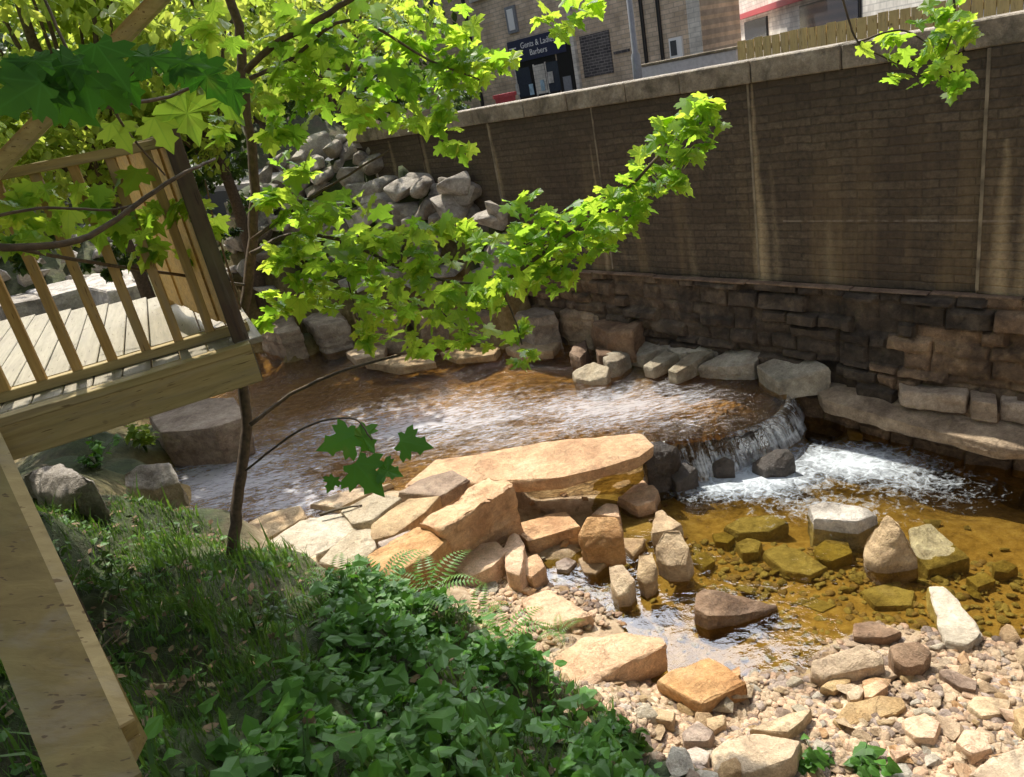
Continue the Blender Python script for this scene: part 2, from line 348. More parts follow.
for a in [(860, 660, .05), (760, 690, .05), (950, 700, .1), (1010, 760, .15), (800, 755, .12), (900, 760, .15), (700, 700, .08), (680, 760, .15), (1000, 650, .04), (900, 645, .03), (560, 660, .12), (540, 690, .15)]: cp(*a, 1)
for a in [(640, 590, -.2), (700, 635, -.18), (740, 650, -.1), (592, 572, -.12), (670, 600, -.2), (620, 575, -.13), (655, 615, -.18), (690, 600, -.13), (675, 640, -.1), (715, 655, -.12), (735, 665, -.08), (600, 585, -.12), (668, 655, -.1), (560, 572, -.08), (760, 650, -.08), (640, 560, -.12), (735, 630, -.12)]: cp(*a, 2)
for a in [(560, 600, .05), (600, 540, .05), (560, 550, .05), (500, 580, .12), (450, 570, .2), (600, 625, .05), (560, 500, .02), (620, 480, .0), (640, 530, .0), (480, 620, .25), (440, 600, .35)]: cp(*a, 1)
for a in [(300, 530, .44), (350, 545, .48), (400, 505, .5), (330, 575, .5), (440, 475, .42), (480, 470, .38), (380, 575, .5)]: cp(*a, 1)
for a in [(200, 522, .95), (270, 562, 1.1), (340, 595, 1.1), (430, 615, .9), (510, 665, .8), (600, 730, .6), (665, 775, .45), (230, 560, 1.35), (110, 515, 1.3), (60, 510, 1.5), (50, 600, 2.0), (150, 640, 2.0),
          (250, 700, 1.95), (300, 770, 2.1), (450, 770, 1.55), (400, 680, 1.4), (100, 770, 2.4), (0, 700, 2.5), (560, 775, 1.1), (330, 640, 1.5), (170, 580, 1.6), (0, 520, 1.8), (10, 480, 1.6)]: cp(*a, 0)
for a in [(190, 440, .55), (120, 470, .85), (60, 460, 1.3), (110, 440, .95), (145, 440, .75), (80, 430, 1.2), (165, 425, .6), (60, 400, 1.2), (120, 400, .8)]: cp(*a, 0)
# far bank and slopes
for a in [(300, 335, .8), (400, 325, .8), (480, 320, .8), (560, 312, .8), (620, 300, .8), (70, 325, 1.1), (180, 325, 1.0), (60, 240, 1.9), (160, 240, 1.7), (0, 200, 2.6)]: cp(*a, 0)
def cpd(px, py, dist, zone=0): p = atd(px, py, dist); CP.append((p[0], p[1], p[2], zone))
for a in [(350, 215, 14.6), (300, 160, 16), (340, 150, 15.5), (375, 150, 14.5), (280, 230, 15), (350, 270, 14.0), (300, 280, 14.6), (250, 180, 16)]: cpd(*a)
for px_, py_ in [(400, 165), (425, 180), (455, 195), (495, 215), (505, 240), (440, 235), (400, 235), (420, 270), (480, 265), (385, 200)]:
    q_ = wpt(*[W(px_, py_, 7.25)[0], 7.25]); CP.append((q_[0], q_[1], W(px_, py_, 7.25)[1], 0))
for a in [(620, 340, .6), (660, 340, .62), (700, 345, .62), (740, 355, .6), (790, 366, .55), (690, 360, .45), (640, 355, .45), (730, 366, .48),  (850, 400, .15), (950, 420, .2), (1020, 440, .1)]: cp(*a, 0)
CP += [(-8, 10, .25, 2), (-11, 10, .25, 2), (-16, 10, .3, 2), (-25, 10, .4, 2), (-8, 7.6, .3, 2), (-7, 5.5, 1.3, 0), (-4.8, 5.6, 1.0, 0), (-12, 5, 1.6, 0), (-20, 4, 2.5, 0), (-3.2, 5.2, 1.25, 0),
       (-6, 20, 2.4, 0), (-12, 20, 2.8, 0), (-9, 24, 4, 0), (-16, 26, 4.5, 0), (-25, 22, 4, 0), (-20, 40, 10, 0), (-40, 40, 12, 0), (-8, 34, 5, 0), (-40, 15, 5, 0), (-60, 60, 22, 0), (-20, 80, 22, 0),
       (0, 0, 2.6, 0), (-2, 0, 2.7, 0), (2, .5, 1.3, 0), (3, 1.5, .3, 1), (-5, 2, 2.5, 0), (-5, 0, 2.8, 0), (-3, -3, 3, 0), (3, -3, 1.5, 0), (-20, -10, 4, 0), (10, -10, .3, 1), (8, 0, -.2, 2), (5, 3.2, -.1, 2), (12, -4, -.2, 2),
       (40, -40, 0, 0), (-40, -40, 6, 0), (0, -60, 3, 0), (20, 20, .5, 0), (60, 60, .5, 0), (0, 40, .5, 0), (6, 9, .5, 0), (60, 0, 0, 0), (-90, 0, 15, 0)]
CPA = np.array(CP)
def terr(X, Y, zones=False):
    X = np.asarray(X, float); Y = np.asarray(Y, float); sh = X.shape; X = X.ravel(); Y = Y.ravel()
    z = np.zeros(len(X)); zn = np.zeros((len(X), 3))
    for i in range(0, len(X), 20000):
        d2 = (X[i:i + 20000, None] - CPA[None, :, 0]) ** 2 + (Y[i:i + 20000, None] - CPA[None, :, 1]) ** 2 + 1e-4
        wt = d2 ** -1.9; s = wt.sum(1); z[i:i + 20000] = (wt @ CPA[:, 2]) / s
        if zones:
            for k in range(3): zn[i:i + 20000, k] = (wt @ (CPA[:, 3] == k)) / s
    if zones: return z.reshape(sh), zn
    return z.reshape(sh)
def tz(x, y): return float(terr(np.array([x]), np.array([y]))[0])
def ground(px, py):
    z = .5
    for _ in range(1):
        d = ray(px, py); ts = np.linspace(1.0, 45, 900)
        P = EYE[None] + d[None] * ts[:, None]; g = terr(P[:, 0], P[:, 1]); k = np.argmax(P[:, 2] < g)
        return P[k][0], P[k][1], float(g[k])
def axis(lo, hi, fine, a, b, n):
    mid = np.arange(a, b, fine); g = np.linspace(0, 1, n) ** 2.2
    return np.concatenate([(a - (a - lo) * g[::-1])[:-1], mid, b + (hi - b) * g])
gx = axis(-180, 180, .07, -6.5, 6.2, 45); gy = axis(-120, 250, .07, 1.0, 13, 45)
GX, GY = np.meshgrid(gx, gy); GZ, ZN = terr(GX, GY, True)
nz = np.array([noise.fractal(Vector((x * 1.3, y * 1.3, 0)), 1, 2, 4) for x, y in zip(GX.ravel(), GY.ravel())]).reshape(GX.shape)
Z = GZ + nz * np.where(GZ > .6, .07, .025)
ny, nx = GX.shape
idx = np.arange(nx * ny).reshape(ny, nx)
F = np.stack([idx[:-1, :-1], idx[:-1, 1:], idx[1:, 1:], idx[1:, :-1]], -1).reshape(-1, 4)
me = bpy.data.meshes.new('ground'); me.vertices.add(nx * ny)
me.vertices.foreach_set('co', np.stack([GX, GY, Z], -1).ravel())
me.loops.add(F.size); me.loops.foreach_set('vertex_index', F.ravel())
me.polygons.add(len(F)); me.polygons.foreach_set('loop_start', np.arange(0, F.size, 4)); me.update(calc_edges=True)
me.polygons.foreach_set('use_smooth', [True] * len(F))
ca = me.color_attributes.new('zone', 'FLOAT_COLOR', 'POINT')
ca.data.foreach_set('color', np.concatenate([ZN, np.ones((len(ZN), 1))], 1).ravel())
me.materials.append(M_GROUND)
tag(link(bpy.data.objects.new('ground', me)), kind='structure')

# ------------------------------------------------------------------ water
def foot_foam_glints(t, P, na, nb):
    c = (at(715, 475, 0) + at(800, 440, 0)) / 2; c2 = at(850, 462, 0)
    def blob(cx, rx, ry, ang):
        mp = t.nodes.new('ShaderNodeMapping'); mp.vector_type = 'TEXTURE'
        mp.inputs['Location'].default_value = (cx[0], cx[1], 0); mp.inputs['Rotation'].default_value = (0, 0, D2R(ang)); mp.inputs['Scale'].default_value = (rx, ry, 1)
        t.links.new(P, mp.inputs[0]); sp = t.nodes.new('ShaderNodeSeparateXYZ'); t.links.new(mp.outputs[0], sp.inputs[0])
        cb = t.nodes.new('ShaderNodeCombineXYZ'); t.links.new(sp.outputs[0], cb.inputs[0]); t.links.new(sp.outputs[1], cb.inputs[1])
        ln = t.nodes.new('ShaderNodeVectorMath'); ln.operation = 'LENGTH'; t.links.new(cb.outputs[0], ln.inputs[0])
        return mathn(t, 'SUBTRACT', 1.0, ln.outputs['Value'], clamp=True)
    b = mathn(t, 'MAXIMUM', blob(at(752, 476, 0), 1.5, .8, -15), mathn(t, 'MULTIPLY', blob(c2, 1.5, .75, -30), .95))
    b2 = mathn(t, 'MAXIMUM', mathn(t, 'MULTIPLY', blob(at(900, 478, 0), 1.8, 1.0, -35), .55), mathn(t, 'MULTIPLY', blob(at(820, 505, 0), 1.9, .8, -25), .5))  # second blob paints white ripple glints in the foam colour
    b = mathn(t, 'MAXIMUM', b, b2)
    v = N(t, 'TexVoronoi'); v.feature = 'DISTANCE_TO_EDGE'; v.inputs['Scale'].default_value = 5.0
    nv = t.nodes.new('ShaderNodeTexNoise'); nv.inputs['Scale'].default_value = 3.0; nv.inputs['Detail'].default_value = 4; t.links.new(P, nv.inputs['Vector'])
    vm = t.nodes.new('ShaderNodeVectorMath'); vm.operation = 'MULTIPLY_ADD'; vm.inputs[1].default_value = (.5, .5, .5); t.links.new(nv.outputs['Color'], vm.inputs[0]); t.links.new(P, vm.inputs[2])
    t.links.new(vm.outputs[0], v.inputs['Vector'])
    web = ramp(t, v.outputs['Distance'], [(.0, (1, 1, 1)), (.09, (0, 0, 0))]).outputs[0]
    fine = noisen(t, P, 14, 6, .7, 1.0)
    s = mathn(t, 'ADD', mathn(t, 'MULTIPLY', b, 1.25), mathn(t, 'MULTIPLY', mathn(t, 'SUBTRACT', fine, .5), 1.3))
    s = mathn(t, 'ADD', s, mathn(t, 'MULTIPLY', web, mathn(t, 'MULTIPLY', b, .4)))
    s = mathn(t, 'SUBTRACT', s, mathn(t, 'MULTIPLY', noisen(t, P, 5, 4, .6, 1.5), .35))
    return mathn(t, 'MULTIPLY', ramp(t, s, [(.30, (0, 0, 0)), (1.0, (1, 1, 1))]).outputs[0], .85)
def blobn(t, P, cx, rx, ry, ang):
    mp = t.nodes.new('ShaderNodeMapping'); mp.vector_type = 'TEXTURE'
    mp.inputs['Location'].default_value = (cx[0], cx[1], 0); mp.inputs['Rotation'].default_value = (0, 0, D2R(ang)); mp.inputs['Scale'].default_value = (rx, ry, 1)
    t.links.new(P, mp.inputs[0]); sp = t.nodes.new('ShaderNodeSeparateXYZ'); t.links.new(mp.outputs[0], sp.inputs[0])
    cb = t.nodes.new('ShaderNodeCombineXYZ'); t.links.new(sp.outputs[0], cb.inputs[0]); t.links.new(sp.outputs[1], cb.inputs[1])
    ln = t.nodes.new('ShaderNodeVectorMath'); ln.operation = 'LENGTH'; t.links.new(cb.outputs[0], ln.inputs[0])
    return mathn(t, 'SUBTRACT', 1.0, ln.outputs['Value'], clamp=True)
def upper_foam_glints(t, P, na, nb):  # broken water, plus silver glints and sky sheen painted in the foam colour
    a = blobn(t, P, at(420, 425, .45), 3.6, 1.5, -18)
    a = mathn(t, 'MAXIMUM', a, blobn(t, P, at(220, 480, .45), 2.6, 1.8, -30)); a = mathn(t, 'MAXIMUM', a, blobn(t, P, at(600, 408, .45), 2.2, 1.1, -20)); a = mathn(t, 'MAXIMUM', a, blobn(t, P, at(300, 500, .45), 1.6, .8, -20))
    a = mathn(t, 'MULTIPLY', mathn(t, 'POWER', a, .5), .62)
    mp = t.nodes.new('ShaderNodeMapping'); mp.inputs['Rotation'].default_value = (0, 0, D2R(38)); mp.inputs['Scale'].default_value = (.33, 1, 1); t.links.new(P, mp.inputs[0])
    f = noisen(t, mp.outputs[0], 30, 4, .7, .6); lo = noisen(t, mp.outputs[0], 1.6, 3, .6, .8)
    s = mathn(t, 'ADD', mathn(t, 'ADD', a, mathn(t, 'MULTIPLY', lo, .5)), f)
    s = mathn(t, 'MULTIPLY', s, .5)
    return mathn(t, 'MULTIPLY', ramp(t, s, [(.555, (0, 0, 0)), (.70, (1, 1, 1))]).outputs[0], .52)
M_WU = water_mat('water_upper', (.95, .80, .52), (8.0, 1.0, .22, 35, .6, .45), upper_foam_glints, gloss=.14, foam_glint_col=(.74, .73, .78))
M_WL = water_mat('water_pool', (.74, .68, .40), (5.0, .4, .035, 20, .8, .2), foot_foam_glints, gloss=.04, fm=1.9)

crest_px = [(648, 442), (668, 441), (690, 438), (712, 435), (735, 431), (757, 424), (775, 414), (785, 403), (786, 392), (778, 384)]
foot_px = [(662, 487), (682, 484), (704, 480), (728, 474), (752, 465), (776, 454), (797, 442), (806, 428), (800, 412), (790, 400)]
crest = smooth_path([at(*p, .45) for p in crest_px], 8); foot = smooth_path([at(*p, 0) for p in foot_px], 8)
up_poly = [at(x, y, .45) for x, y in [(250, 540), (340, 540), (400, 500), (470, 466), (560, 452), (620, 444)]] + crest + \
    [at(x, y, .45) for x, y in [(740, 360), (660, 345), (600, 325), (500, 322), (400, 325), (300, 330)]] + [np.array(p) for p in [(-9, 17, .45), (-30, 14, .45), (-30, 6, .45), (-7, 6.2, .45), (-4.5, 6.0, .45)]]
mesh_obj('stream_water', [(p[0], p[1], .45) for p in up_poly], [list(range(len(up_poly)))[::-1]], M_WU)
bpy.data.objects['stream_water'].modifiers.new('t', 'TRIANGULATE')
tag(bpy.data.objects['stream_water'], kind='structure')
lp = [(-.6, 8.0), (.5, 8.5), (3.2, 9.2), (5, 6.5), (14, -4), (14, -9), (3.6, 1.5), (-.2, 3.2), (-.5, 5)]
o = mesh_obj('pool_water', [(x, y, 0) for x, y in lp], [list(range(len(lp)))[::-1]], M_WL); tag(o, kind='structure')
for ob in (bpy.data.objects['stream_water'], o):
    if ob.data.polygons[0].normal.z < 0: ob.data.flip_normals()
# the fall
def fall_mat():
    m, t, out = newmat('water_fall')
    uv = t.nodes.new('ShaderNodeAttribute'); uv.attribute_name = 'fuv'
    mp = t.nodes.new('ShaderNodeMapping'); mp.inputs['Scale'].default_value = (26, 1.3, 1); t.links.new(uv.outputs['Vector'], mp.inputs[0])
    n1 = noisen(t, mp.outputs[0], 1.6, 4, .65, .3); sx = t.nodes.new('ShaderNodeSeparateXYZ'); t.links.new(uv.outputs['Vector'], sx.inputs[0])
    s = mathn(t, 'ADD', n1, mathn(t, 'MULTIPLY', sx.outputs[1], .22)); big = noisen(t, uv.outputs['Vector'], 7, 2)
    s = mathn(t, 'ADD', s, mathn(t, 'ADD', mathn(t, 'MULTIPLY', mathn(t, 'SUBTRACT', sx.outputs[0], .5), .16), mathn(t, 'MULTIPLY', mathn(t, 'SUBTRACT', big, .5), .35)))
    f = ramp(t, s, [(.55, (0, 0, 0)), (.82, (1, 1, 1))]).outputs[0]
    nrm = bumpn(t, n1, .8, .06)
    tr = N(t, 'BsdfTransparent'); tr.inputs[0].default_value = (.8, .6, .35, 1)
    gl = N(t, 'BsdfGlossy'); gl.inputs['Roughness'].default_value = .12; t.links.new(nrm, gl.inputs['Normal'])
    fr = N(t, 'Fresnel'); fr.inputs[0].default_value = 1.36; t.links.new(nrm, fr.inputs['Normal'])
    mx = N(t, 'MixShader'); t.links.new(fr.outputs[0], mx.inputs[0]); t.links.new(tr.outputs[0], mx.inputs[1]); t.links.new(gl.outputs[0], mx.inputs[2])
    fo = N(t, 'BsdfPrincipled'); fo.inputs['Base Color'].default_value = (.8, .86, .92, 1); fo.inputs['Roughness'].default_value = .35; t.links.new(nrm, fo.inputs['Normal'])
    m2 = N(t, 'MixShader'); t.links.new(mathn(t, 'MULTIPLY', f, .85), m2.inputs[0]); t.links.new(mx.outputs[0], m2.inputs[1]); t.links.new(fo.outputs[0], m2.inputs[2])
    t.links.new(m2.outputs[0], out.inputs[0]); return m
V = []; Fc = []; UV = []
nc = len(crest); rows = 14
for j in range(rows + 1):
    f = j / rows
    for i in range(nc):
        a, b = np.array(crest[i]), np.array(foot[i]); p = a + (b - a) * (f ** .85) * (1 + .35 * noise.noise(Vector((i * .22, 3, 1))))
        p[2] = .449 - .46 * f ** 1.5
        wv = .035 * math.sin(i * 1.7 + 2 * math.sin(i * .6)) * f
        d = (b - a)[:2] / np.linalg.norm((b - a)[:2]); p[0] += d[0] * wv; p[1] += d[1] * wv
        V.append(p); UV.append((i / nc, f, 0))
for j in range(rows):
    for i in range(nc - 1):
        k = j * nc + i; Fc.append((k, k + 1, k + nc + 1, k + nc))
o = mesh_obj('waterfall', V, Fc, fall_mat(), smooth=True)
ua = o.data.attributes.new('fuv', 'FLOAT_VECTOR', 'POINT'); ua.data.foreach_set('vector', np.array(UV).ravel())
tag(o, kind='structure')
# dark rock sill behind the fall
V = []; Fc = []
for j, (f, dz) in enumerate([(-.5, -.10), (.0, -.06), (.1, -.2), (.05, -.45), (-.1, -.8)]):
    for i in range(nc):
        a, b = np.array(crest[i]), np.array(foot[i]); p = a + (b - a) * f
        V.append((p[0] + .03 * noise.noise(Vector((i * .5, j, 0))), p[1], .45 + dz + .03 * noise.noise(Vector((i * .4, j * 2, 5)))))
for j in range(4):
    for i in range(nc - 1):
        k = j * nc + i; Fc.append((k, k + 1, k + nc + 1, k + nc))
tag(mesh_obj('rock_sill', V, Fc, M_DARK, smooth=True), kind='structure')

# ------------------------------------------------------------------ rocks
def rough_bm(bm, seed, maxlen, amp, amp2, bev):
    bmesh.ops.bevel(bm, geom=bm.edges[:], offset=bev, segments=2, affect='EDGES', profile=.6, clamp_overlap=True)
    bmesh.ops.triangulate(bm, faces=bm.faces[:])
    for _ in range(5):
        es = [e for e in bm.edges if e.calc_length() > maxlen]
        if not es or len(bm.verts) > 9000: break
        bmesh.ops.subdivide_edges(bm, edges=es, cuts=1); bmesh.ops.triangulate(bm, faces=[f for f in bm.faces if len(f.verts) > 3])
    bm.normal_update()
    off = Vector((seed * 3.1, seed * 1.7, seed * .9)); s = 1 / max(maxlen * 9, .05)
    for v in bm.verts:
        q = v.co * s + off
        a = noise.fractal(q, .8, 2.2, 5) * amp - max(0, noise.noise(q * .6 + Vector((5, 5, 5))) - .15) * amp * 2.2 + noise.noise(q * 6) * amp2
        st = noise.noise(Vector((v.co.x * .4, v.co.y * .4, v.co.z * 16)) + off) * amp * .5 * (1 - abs(v.normal.z))
        v.co += v.normal * (a + st)
def prism_rock(name, px, zt, h, mat, label, cat='boulder', group=None, grow=1.04, auto=True, fine=.036, amp=.034, bev=.02, sink=.06):
    if isinstance(zt, (list, tuple)): zs = list(zt)
    else:
        if auto and zt < .55:
            for _ in range(3):
                q = at(sum(a for a, b in px) / len(px), sum(b for a, b in px) / len(px), zt); zt = max(tz(q[0], q[1]), -.05) + h * .8
        j = min(.03, h * .15); zs = [zt + rnd.uniform(-j, j) for _ in px]
    top = [at(x, y, z) for (x, y), z in zip(px, zs)]
    c = np.mean(top, 0); zb = min(zs) - h - sink
    bm = bmesh.new()
    org = Vector((c[0], c[1], min(zs) - h))
    for p in top:
        bm.verts.new(Vector(p) - org)
        q = c + (np.array(p) - c) * grow
        bm.verts.new(Vector((q[0], q[1], zb)) - org)
        q = c + (np.array(p) - c) * (1 + (grow - 1) * .3 + rnd.uniform(-.03, .07))
        bm.verts.new(Vector((q[0], q[1], p[2] - h * rnd.uniform(.3, .7))) - org)
    r = bmesh.ops.convex_hull(bm, input=bm.verts[:])
    bmesh.ops.delete(bm, geom=list({g for g in r['geom_interior'] + r['geom_unused'] if isinstance(g, bmesh.types.BMVert)}), context='VERTS')
    bmesh.ops.dissolve_limit(bm, angle_limit=D2R(6), verts=bm.verts[:], edges=bm.edges[:])
    size = max(1e-3, max((Vector(p) - org).length for p in top))
    rough_bm(bm, rnd.uniform(0, 99), max(fine, size / 16), min(amp, size * .05), .005, min(bev, size * .09, h * .2))
    o = bm_obj(name, bm, mat, loc=org, smooth=True, sharp=30)
    tag(o, label, cat, group); return o
def hull_mesh(name, dims, mat, seed, npts=16, boxy=.75, maxlen=None, amp=.05):
    r = random.Random(seed); bm = bmesh.new()
    for _ in range(npts):
        v = Vector([r.gauss(0, 1) for _ in range(3)]).normalized()
        m = max(abs(v.x), abs(v.y), abs(v.z)); v = v * (1 - boxy) + v / m * boxy * .8
        bm.verts.new(Vector((v.x * dims[0], v.y * dims[1], v.z * dims[2])) * .5)
    h = bmesh.ops.convex_hull(bm, input=bm.verts[:])
    bmesh.ops.delete(bm, geom=list({g for g in h['geom_interior'] + h['geom_unused'] if isinstance(g, bmesh.types.BMVert)}), context='VERTS')
    s = max(dims); rough_bm(bm, seed, maxlen or s / 9, s * amp * .35, s * .006, s * .05)
    me = bpy.data.meshes.new(name); bm.to_mesh(me); bm.free(); me.materials.append(mat)
    me.polygons.foreach_set('use_smooth', [True] * len(me.polygons)); me.set_sharp_from_angle(angle=D2R(48)); return me

PR = prism_rock
# bedrock ledge: long slab, two pieces making one stone
led = PR('rock_ledge', [(404, 486), (436, 459), (500, 448), (560, 440), (612, 434), (642, 433), (655, 445), (640, 456), (600, 468), (560, 477), (518, 481), (470, 474)], [.58, .60, .62, .62, .62, .60, .56, .55, .55, .55, .55, .56], .15, M_OR,
   'long pale orange sandstone ledge lying along the near edge of the falls', 'rock ledge', grow=.97, fine=.04, sink=0, amp=.03)
PR('boulder', [(418, 523), (488, 476), (514, 483), (507, 492), (461, 519), (442, 529)], .72, .5, M_OR, 'large orange wedge of sandstone leaning against the end of the long ledge', grow=1.0)
PR('boulder', [(367, 556), (418, 525), (448, 539), (428, 556), (404, 569), (385, 577), (371, 568)], .62, .3, M_OR, 'flat-topped orange block left of the big orange wedge, above the ferns')
PR('boulder', [(462, 542), (496, 541), (508, 551), (492, 567), (465, 579), (449, 565)], .5, .22, M_OR, 'orange block with a ridged lit face just below the big orange wedge')
PR('boulder', [(514, 532), (525, 545), (524, 560), (519, 576), (507, 571), (502, 548)], .38, .25, M_OR, 'knobbly upright orange stone right of the ridged block')
PR('boulder', [(523, 560), (537, 553), (545, 566), (532, 577), (521, 573)], .34, .22, M_OR, 'small square orange stone at the foot of the knobbly upright one')
PR('boulder', [(511, 526), (547, 516), (565, 512), (579, 526), (553, 536), (528, 541)], .38, .22, M_OR, 'flat-topped orange brick-shaped block in the shadow below the ledge')
PR('boulder', [(588, 517), (617, 516), (622, 537), (616, 548), (586, 549), (578, 536)], [.42, .42, .3, .2, .2, .3], .15, M_OR, 'squarish pale orange stone with its flat face tipped to the viewer')
PR('boulder', [(590, 514), (606, 502), (618, 504), (620, 517), (604, 515)], .45, .2, M_OR, 'small triangular orange stone resting behind the tipped square stone')
PR('boulder', [(617, 497), (644, 478), (660, 489), (655, 500), (637, 506)], .34, .2, M_OR, 'orange-brown wedge-shaped block standing nearest the foot of the falls')
PR('boulder', [(654, 511), (662, 508), (683, 524), (672, 529), (652, 533)], .3, .2, M_PALE, 'pale flat-topped block below the orange-brown wedge by the falls')
PR('boulder', [(664, 530), (680, 529), (689, 548), (686, 565), (668, 566), (656, 556), (655, 546)], [.36, .36, .26, .16, .16, .2, .28], .12, M_PALE, 'rough pale lump of rock left of the yellow-brown pool')
PR('boulder', [(637, 553), (652, 550), (657, 567), (655, 580), (645, 586), (637, 575)], [.3, .3, .24, .16, .14, .2], .12, M_PALE, 'narrow upright stone standing in the reflecting side channel')
PR('boulder', [(607, 565), (623, 562), (635, 580), (630, 594), (618, 596), (610, 582)], [.25, .25, .2, .12, .12, .18], .12, M_PALE, 'oval mottled stone left of the narrow upright one in the channel')
PR('boulder', [(578, 558), (594, 553), (608, 560), (596, 573), (583, 572)], .15, .1, M_PALE, 'pale flat stone on the left margin of the side channel')
PR('boulder', [(555, 562), (566, 556), (577, 561), (567, 570), (557, 569)], .15, .1, M_PURP, 'small rounded greyish stone left of the pale flat one')
PR('boulder', [(621, 537), (645, 538), (642, 547), (633, 555), (624, 547)], .18, .12, M_PALE, 'small flat wedge stone right of the tipped square stone')
PR('boulder', [(521, 600), (547, 588), (568, 599), (591, 614), (568, 618), (550, 628), (534, 623)], .32, .14, M_OR, 'flat orange slab above the largest orange boulder')
PR('boulder', [(533, 678), (559, 658), (584, 637), (621, 633), (662, 637), (668, 645), (643, 648), (625, 662), (609, 677), (582, 684), (556, 681)], .42, .17, M_OR, 'largest flat orange boulder lying beside the ivy', fine=.045, grow=.95)
PR('boulder', [(657, 680), (676, 668), (708, 656), (724, 666), (749, 681), (725, 693), (701, 704), (679, 695)], .38, .17, M_OR, 'square pale orange slab right of the largest boulder', grow=.97)
PR('boulder', [(697, 594), (704, 588), (723, 591), (776, 605), (764, 611), (735, 615), (708, 616), (695, 608)], [.17, .17, .16, .04, .05, .1, .13, .15], .1, M_BROWN, 'pointed brown stone with pale end lying in the shallow channel', sink=.1)
PR('boulder', [(712, 750), (728, 741), (753, 732), (800, 741), (792, 757), (777, 769), (745, 774), (714, 771)], .3, .15, M_PALE, 'broad pale slab at the bottom edge between the ivy and the shingle')
PR('boulder', [(749, 729), (788, 714), (812, 708), (803, 720), (788, 732), (768, 731)], .24, .12, M_PALE, 'long thin pale stone just above the broad bottom slab')
PR('boulder', [(681, 732), (697, 719), (714, 731), (708, 741), (684, 741)], .28, .14, M_PURP, 'purplish stone between the square slab and the broad bottom slab')
PR('boulder', [(673, 752), (695, 745), (711, 751), (708, 764), (690, 768), (677, 759)], .28, .15, M_PURP, 'purplish stone at the edge of the ivy near the bottom')
PR('boulder', [(706, 718), (725, 714), (725, 724), (714, 731), (707, 726)], .2, .1, M_PALE, 'small pale cobble touching the lower corner of the square slab')
PR('boulder', [(660, 716), (640, 715), (652, 705), (675, 712), (672, 722)], .22, .1, M_PALE, 'small pale stone left of the corner of the square slab')
PR('boulder', [(927, 586), (945, 585), (961, 605), (984, 633), (968, 644), (945, 640), (939, 619)], [-.0, .0, .05, .12, .12, .1, .06], .12, M_CREAM, 'long whitish slab reaching from the shingle into the pool', grow=1.0)
PR('boulder', [(862, 540), (887, 513), (902, 524), (919, 552), (897, 551), (877, 568), (866, 557)], [.16, .42, .4, .16, .2, .05, .1], .12, M_PALE, 'tall peaked pale boulder standing in the middle of the pool', grow=1.0, sink=.2)
PR('boulder', [(808, 504), (826, 501), (868, 506), (879, 514), (858, 521), (812, 518)], .2, .22, M_GREY, 'low wet grey boulder whitened by the light behind the peaked one', sink=.1)
PR('boulder', [(853, 623), (873, 620), (902, 631), (886, 637), (867, 640), (853, 636)], .16, .1, M_BROWN, 'low dark brown stone on the waterline behind the pale boulder', sink=.06)
PR('boulder', [(812, 661), (830, 655), (863, 643), (883, 653), (884, 664), (863, 671), (824, 678), (812, 671)], [.18, .2, .24, .22, .18, .15, .14, .15], .14, M_PALE, 'rugged elongated pale boulder on the shingle edge')
PR('boulder', [(888, 645), (900, 641), (918, 640), (931, 652), (924, 664), (906, 668), (893, 660)], [.24, .26, .26, .22, .2, .2, .22], .18, M_BROWN, 'rounded brown-grey boulder on the shingle beside the rugged pale one')
for pts, l in [([(820, 686), (838, 675), (851, 671), (850, 682), (834, 691)], 'slim pinkish cobble below the rugged pale boulder'),
               ([(863, 686), (881, 679), (888, 686), (872, 697), (864, 697)], 'plump orange cobble beside the slim pinkish one'),
               ([(846, 692), (857, 684), (864, 690), (860, 699), (850, 700)], 'round pale cobble between the slim and the plump ones')]:
    PR('boulder', pts, .17, .1, M_OR if 'orange' in l else M_PALE, l, 'cobble')
PR('boulder', [(832, 720), (848, 702), (880, 694), (902, 696), (908, 706), (896, 714), (858, 717), (842, 728)], .13, .06, M_PALE, 'thin broad pale slab bedded in the middle of the shingle')
PR('boulder', [(939, 671), (950, 668), (978, 681), (976, 690), (960, 687), (945, 678)], .16, .08, M_PURP, 'long narrow greyish stone on the right of the shingle')
PR('boulder', [(968, 705), (975, 696), (994, 697), (1012, 699), (1008, 713), (982, 716)], .16, .08, M_PALE, 'flat pale stone near the right edge of the shingle')
PR('boulder', [(955, 742), (964, 729), (984, 731), (993, 748), (972, 754)], .2, .1, M_OR, 'squat orange stone beside the corner slab at lower right')
PR('boulder', [(968, 772), (990, 755), (1024, 745), (1040, 757), (1034, 778), (990, 785)], .2, .1, M_PALE, 'large cream slab in the bottom right corner')
PR('boulder', [(1013, 709), (1026, 705), (1036, 712), (1036, 727), (1022, 729)], .2, .1, M_PALE, 'pale cobble cut by the right edge of the view')
PR('boulder', [(889, 749), (903, 743), (911, 752), (896, 759)], .17, .08, M_OR, 'small egg-shaped orange cobble low in the shingle', 'cobble')
PR('boulder', [(903, 719), (925, 713), (940, 722), (935, 738), (915, 737), (906, 730)], .17, .09, M_OR, 'cracked orange stone in the middle of the shingle below the thin slab')
PR('boulder', [(752, 462), (775, 449), (790, 448), (795, 455), (785, 468), (765, 471)], [.12, .22, .26, .2, .1, .08], .1, M_DARK, 'dark wet pointed rock in the white water at the foot of the falls', sink=.2, grow=1.0)
PR('boulder', [(668, 470), (684, 462), (697, 468), (694, 480), (676, 484)], [.2, .26, .22, .1, .1], .1, M_DARK, 'wet black rock under the left strands of the falls', sink=.2, grow=1.0)
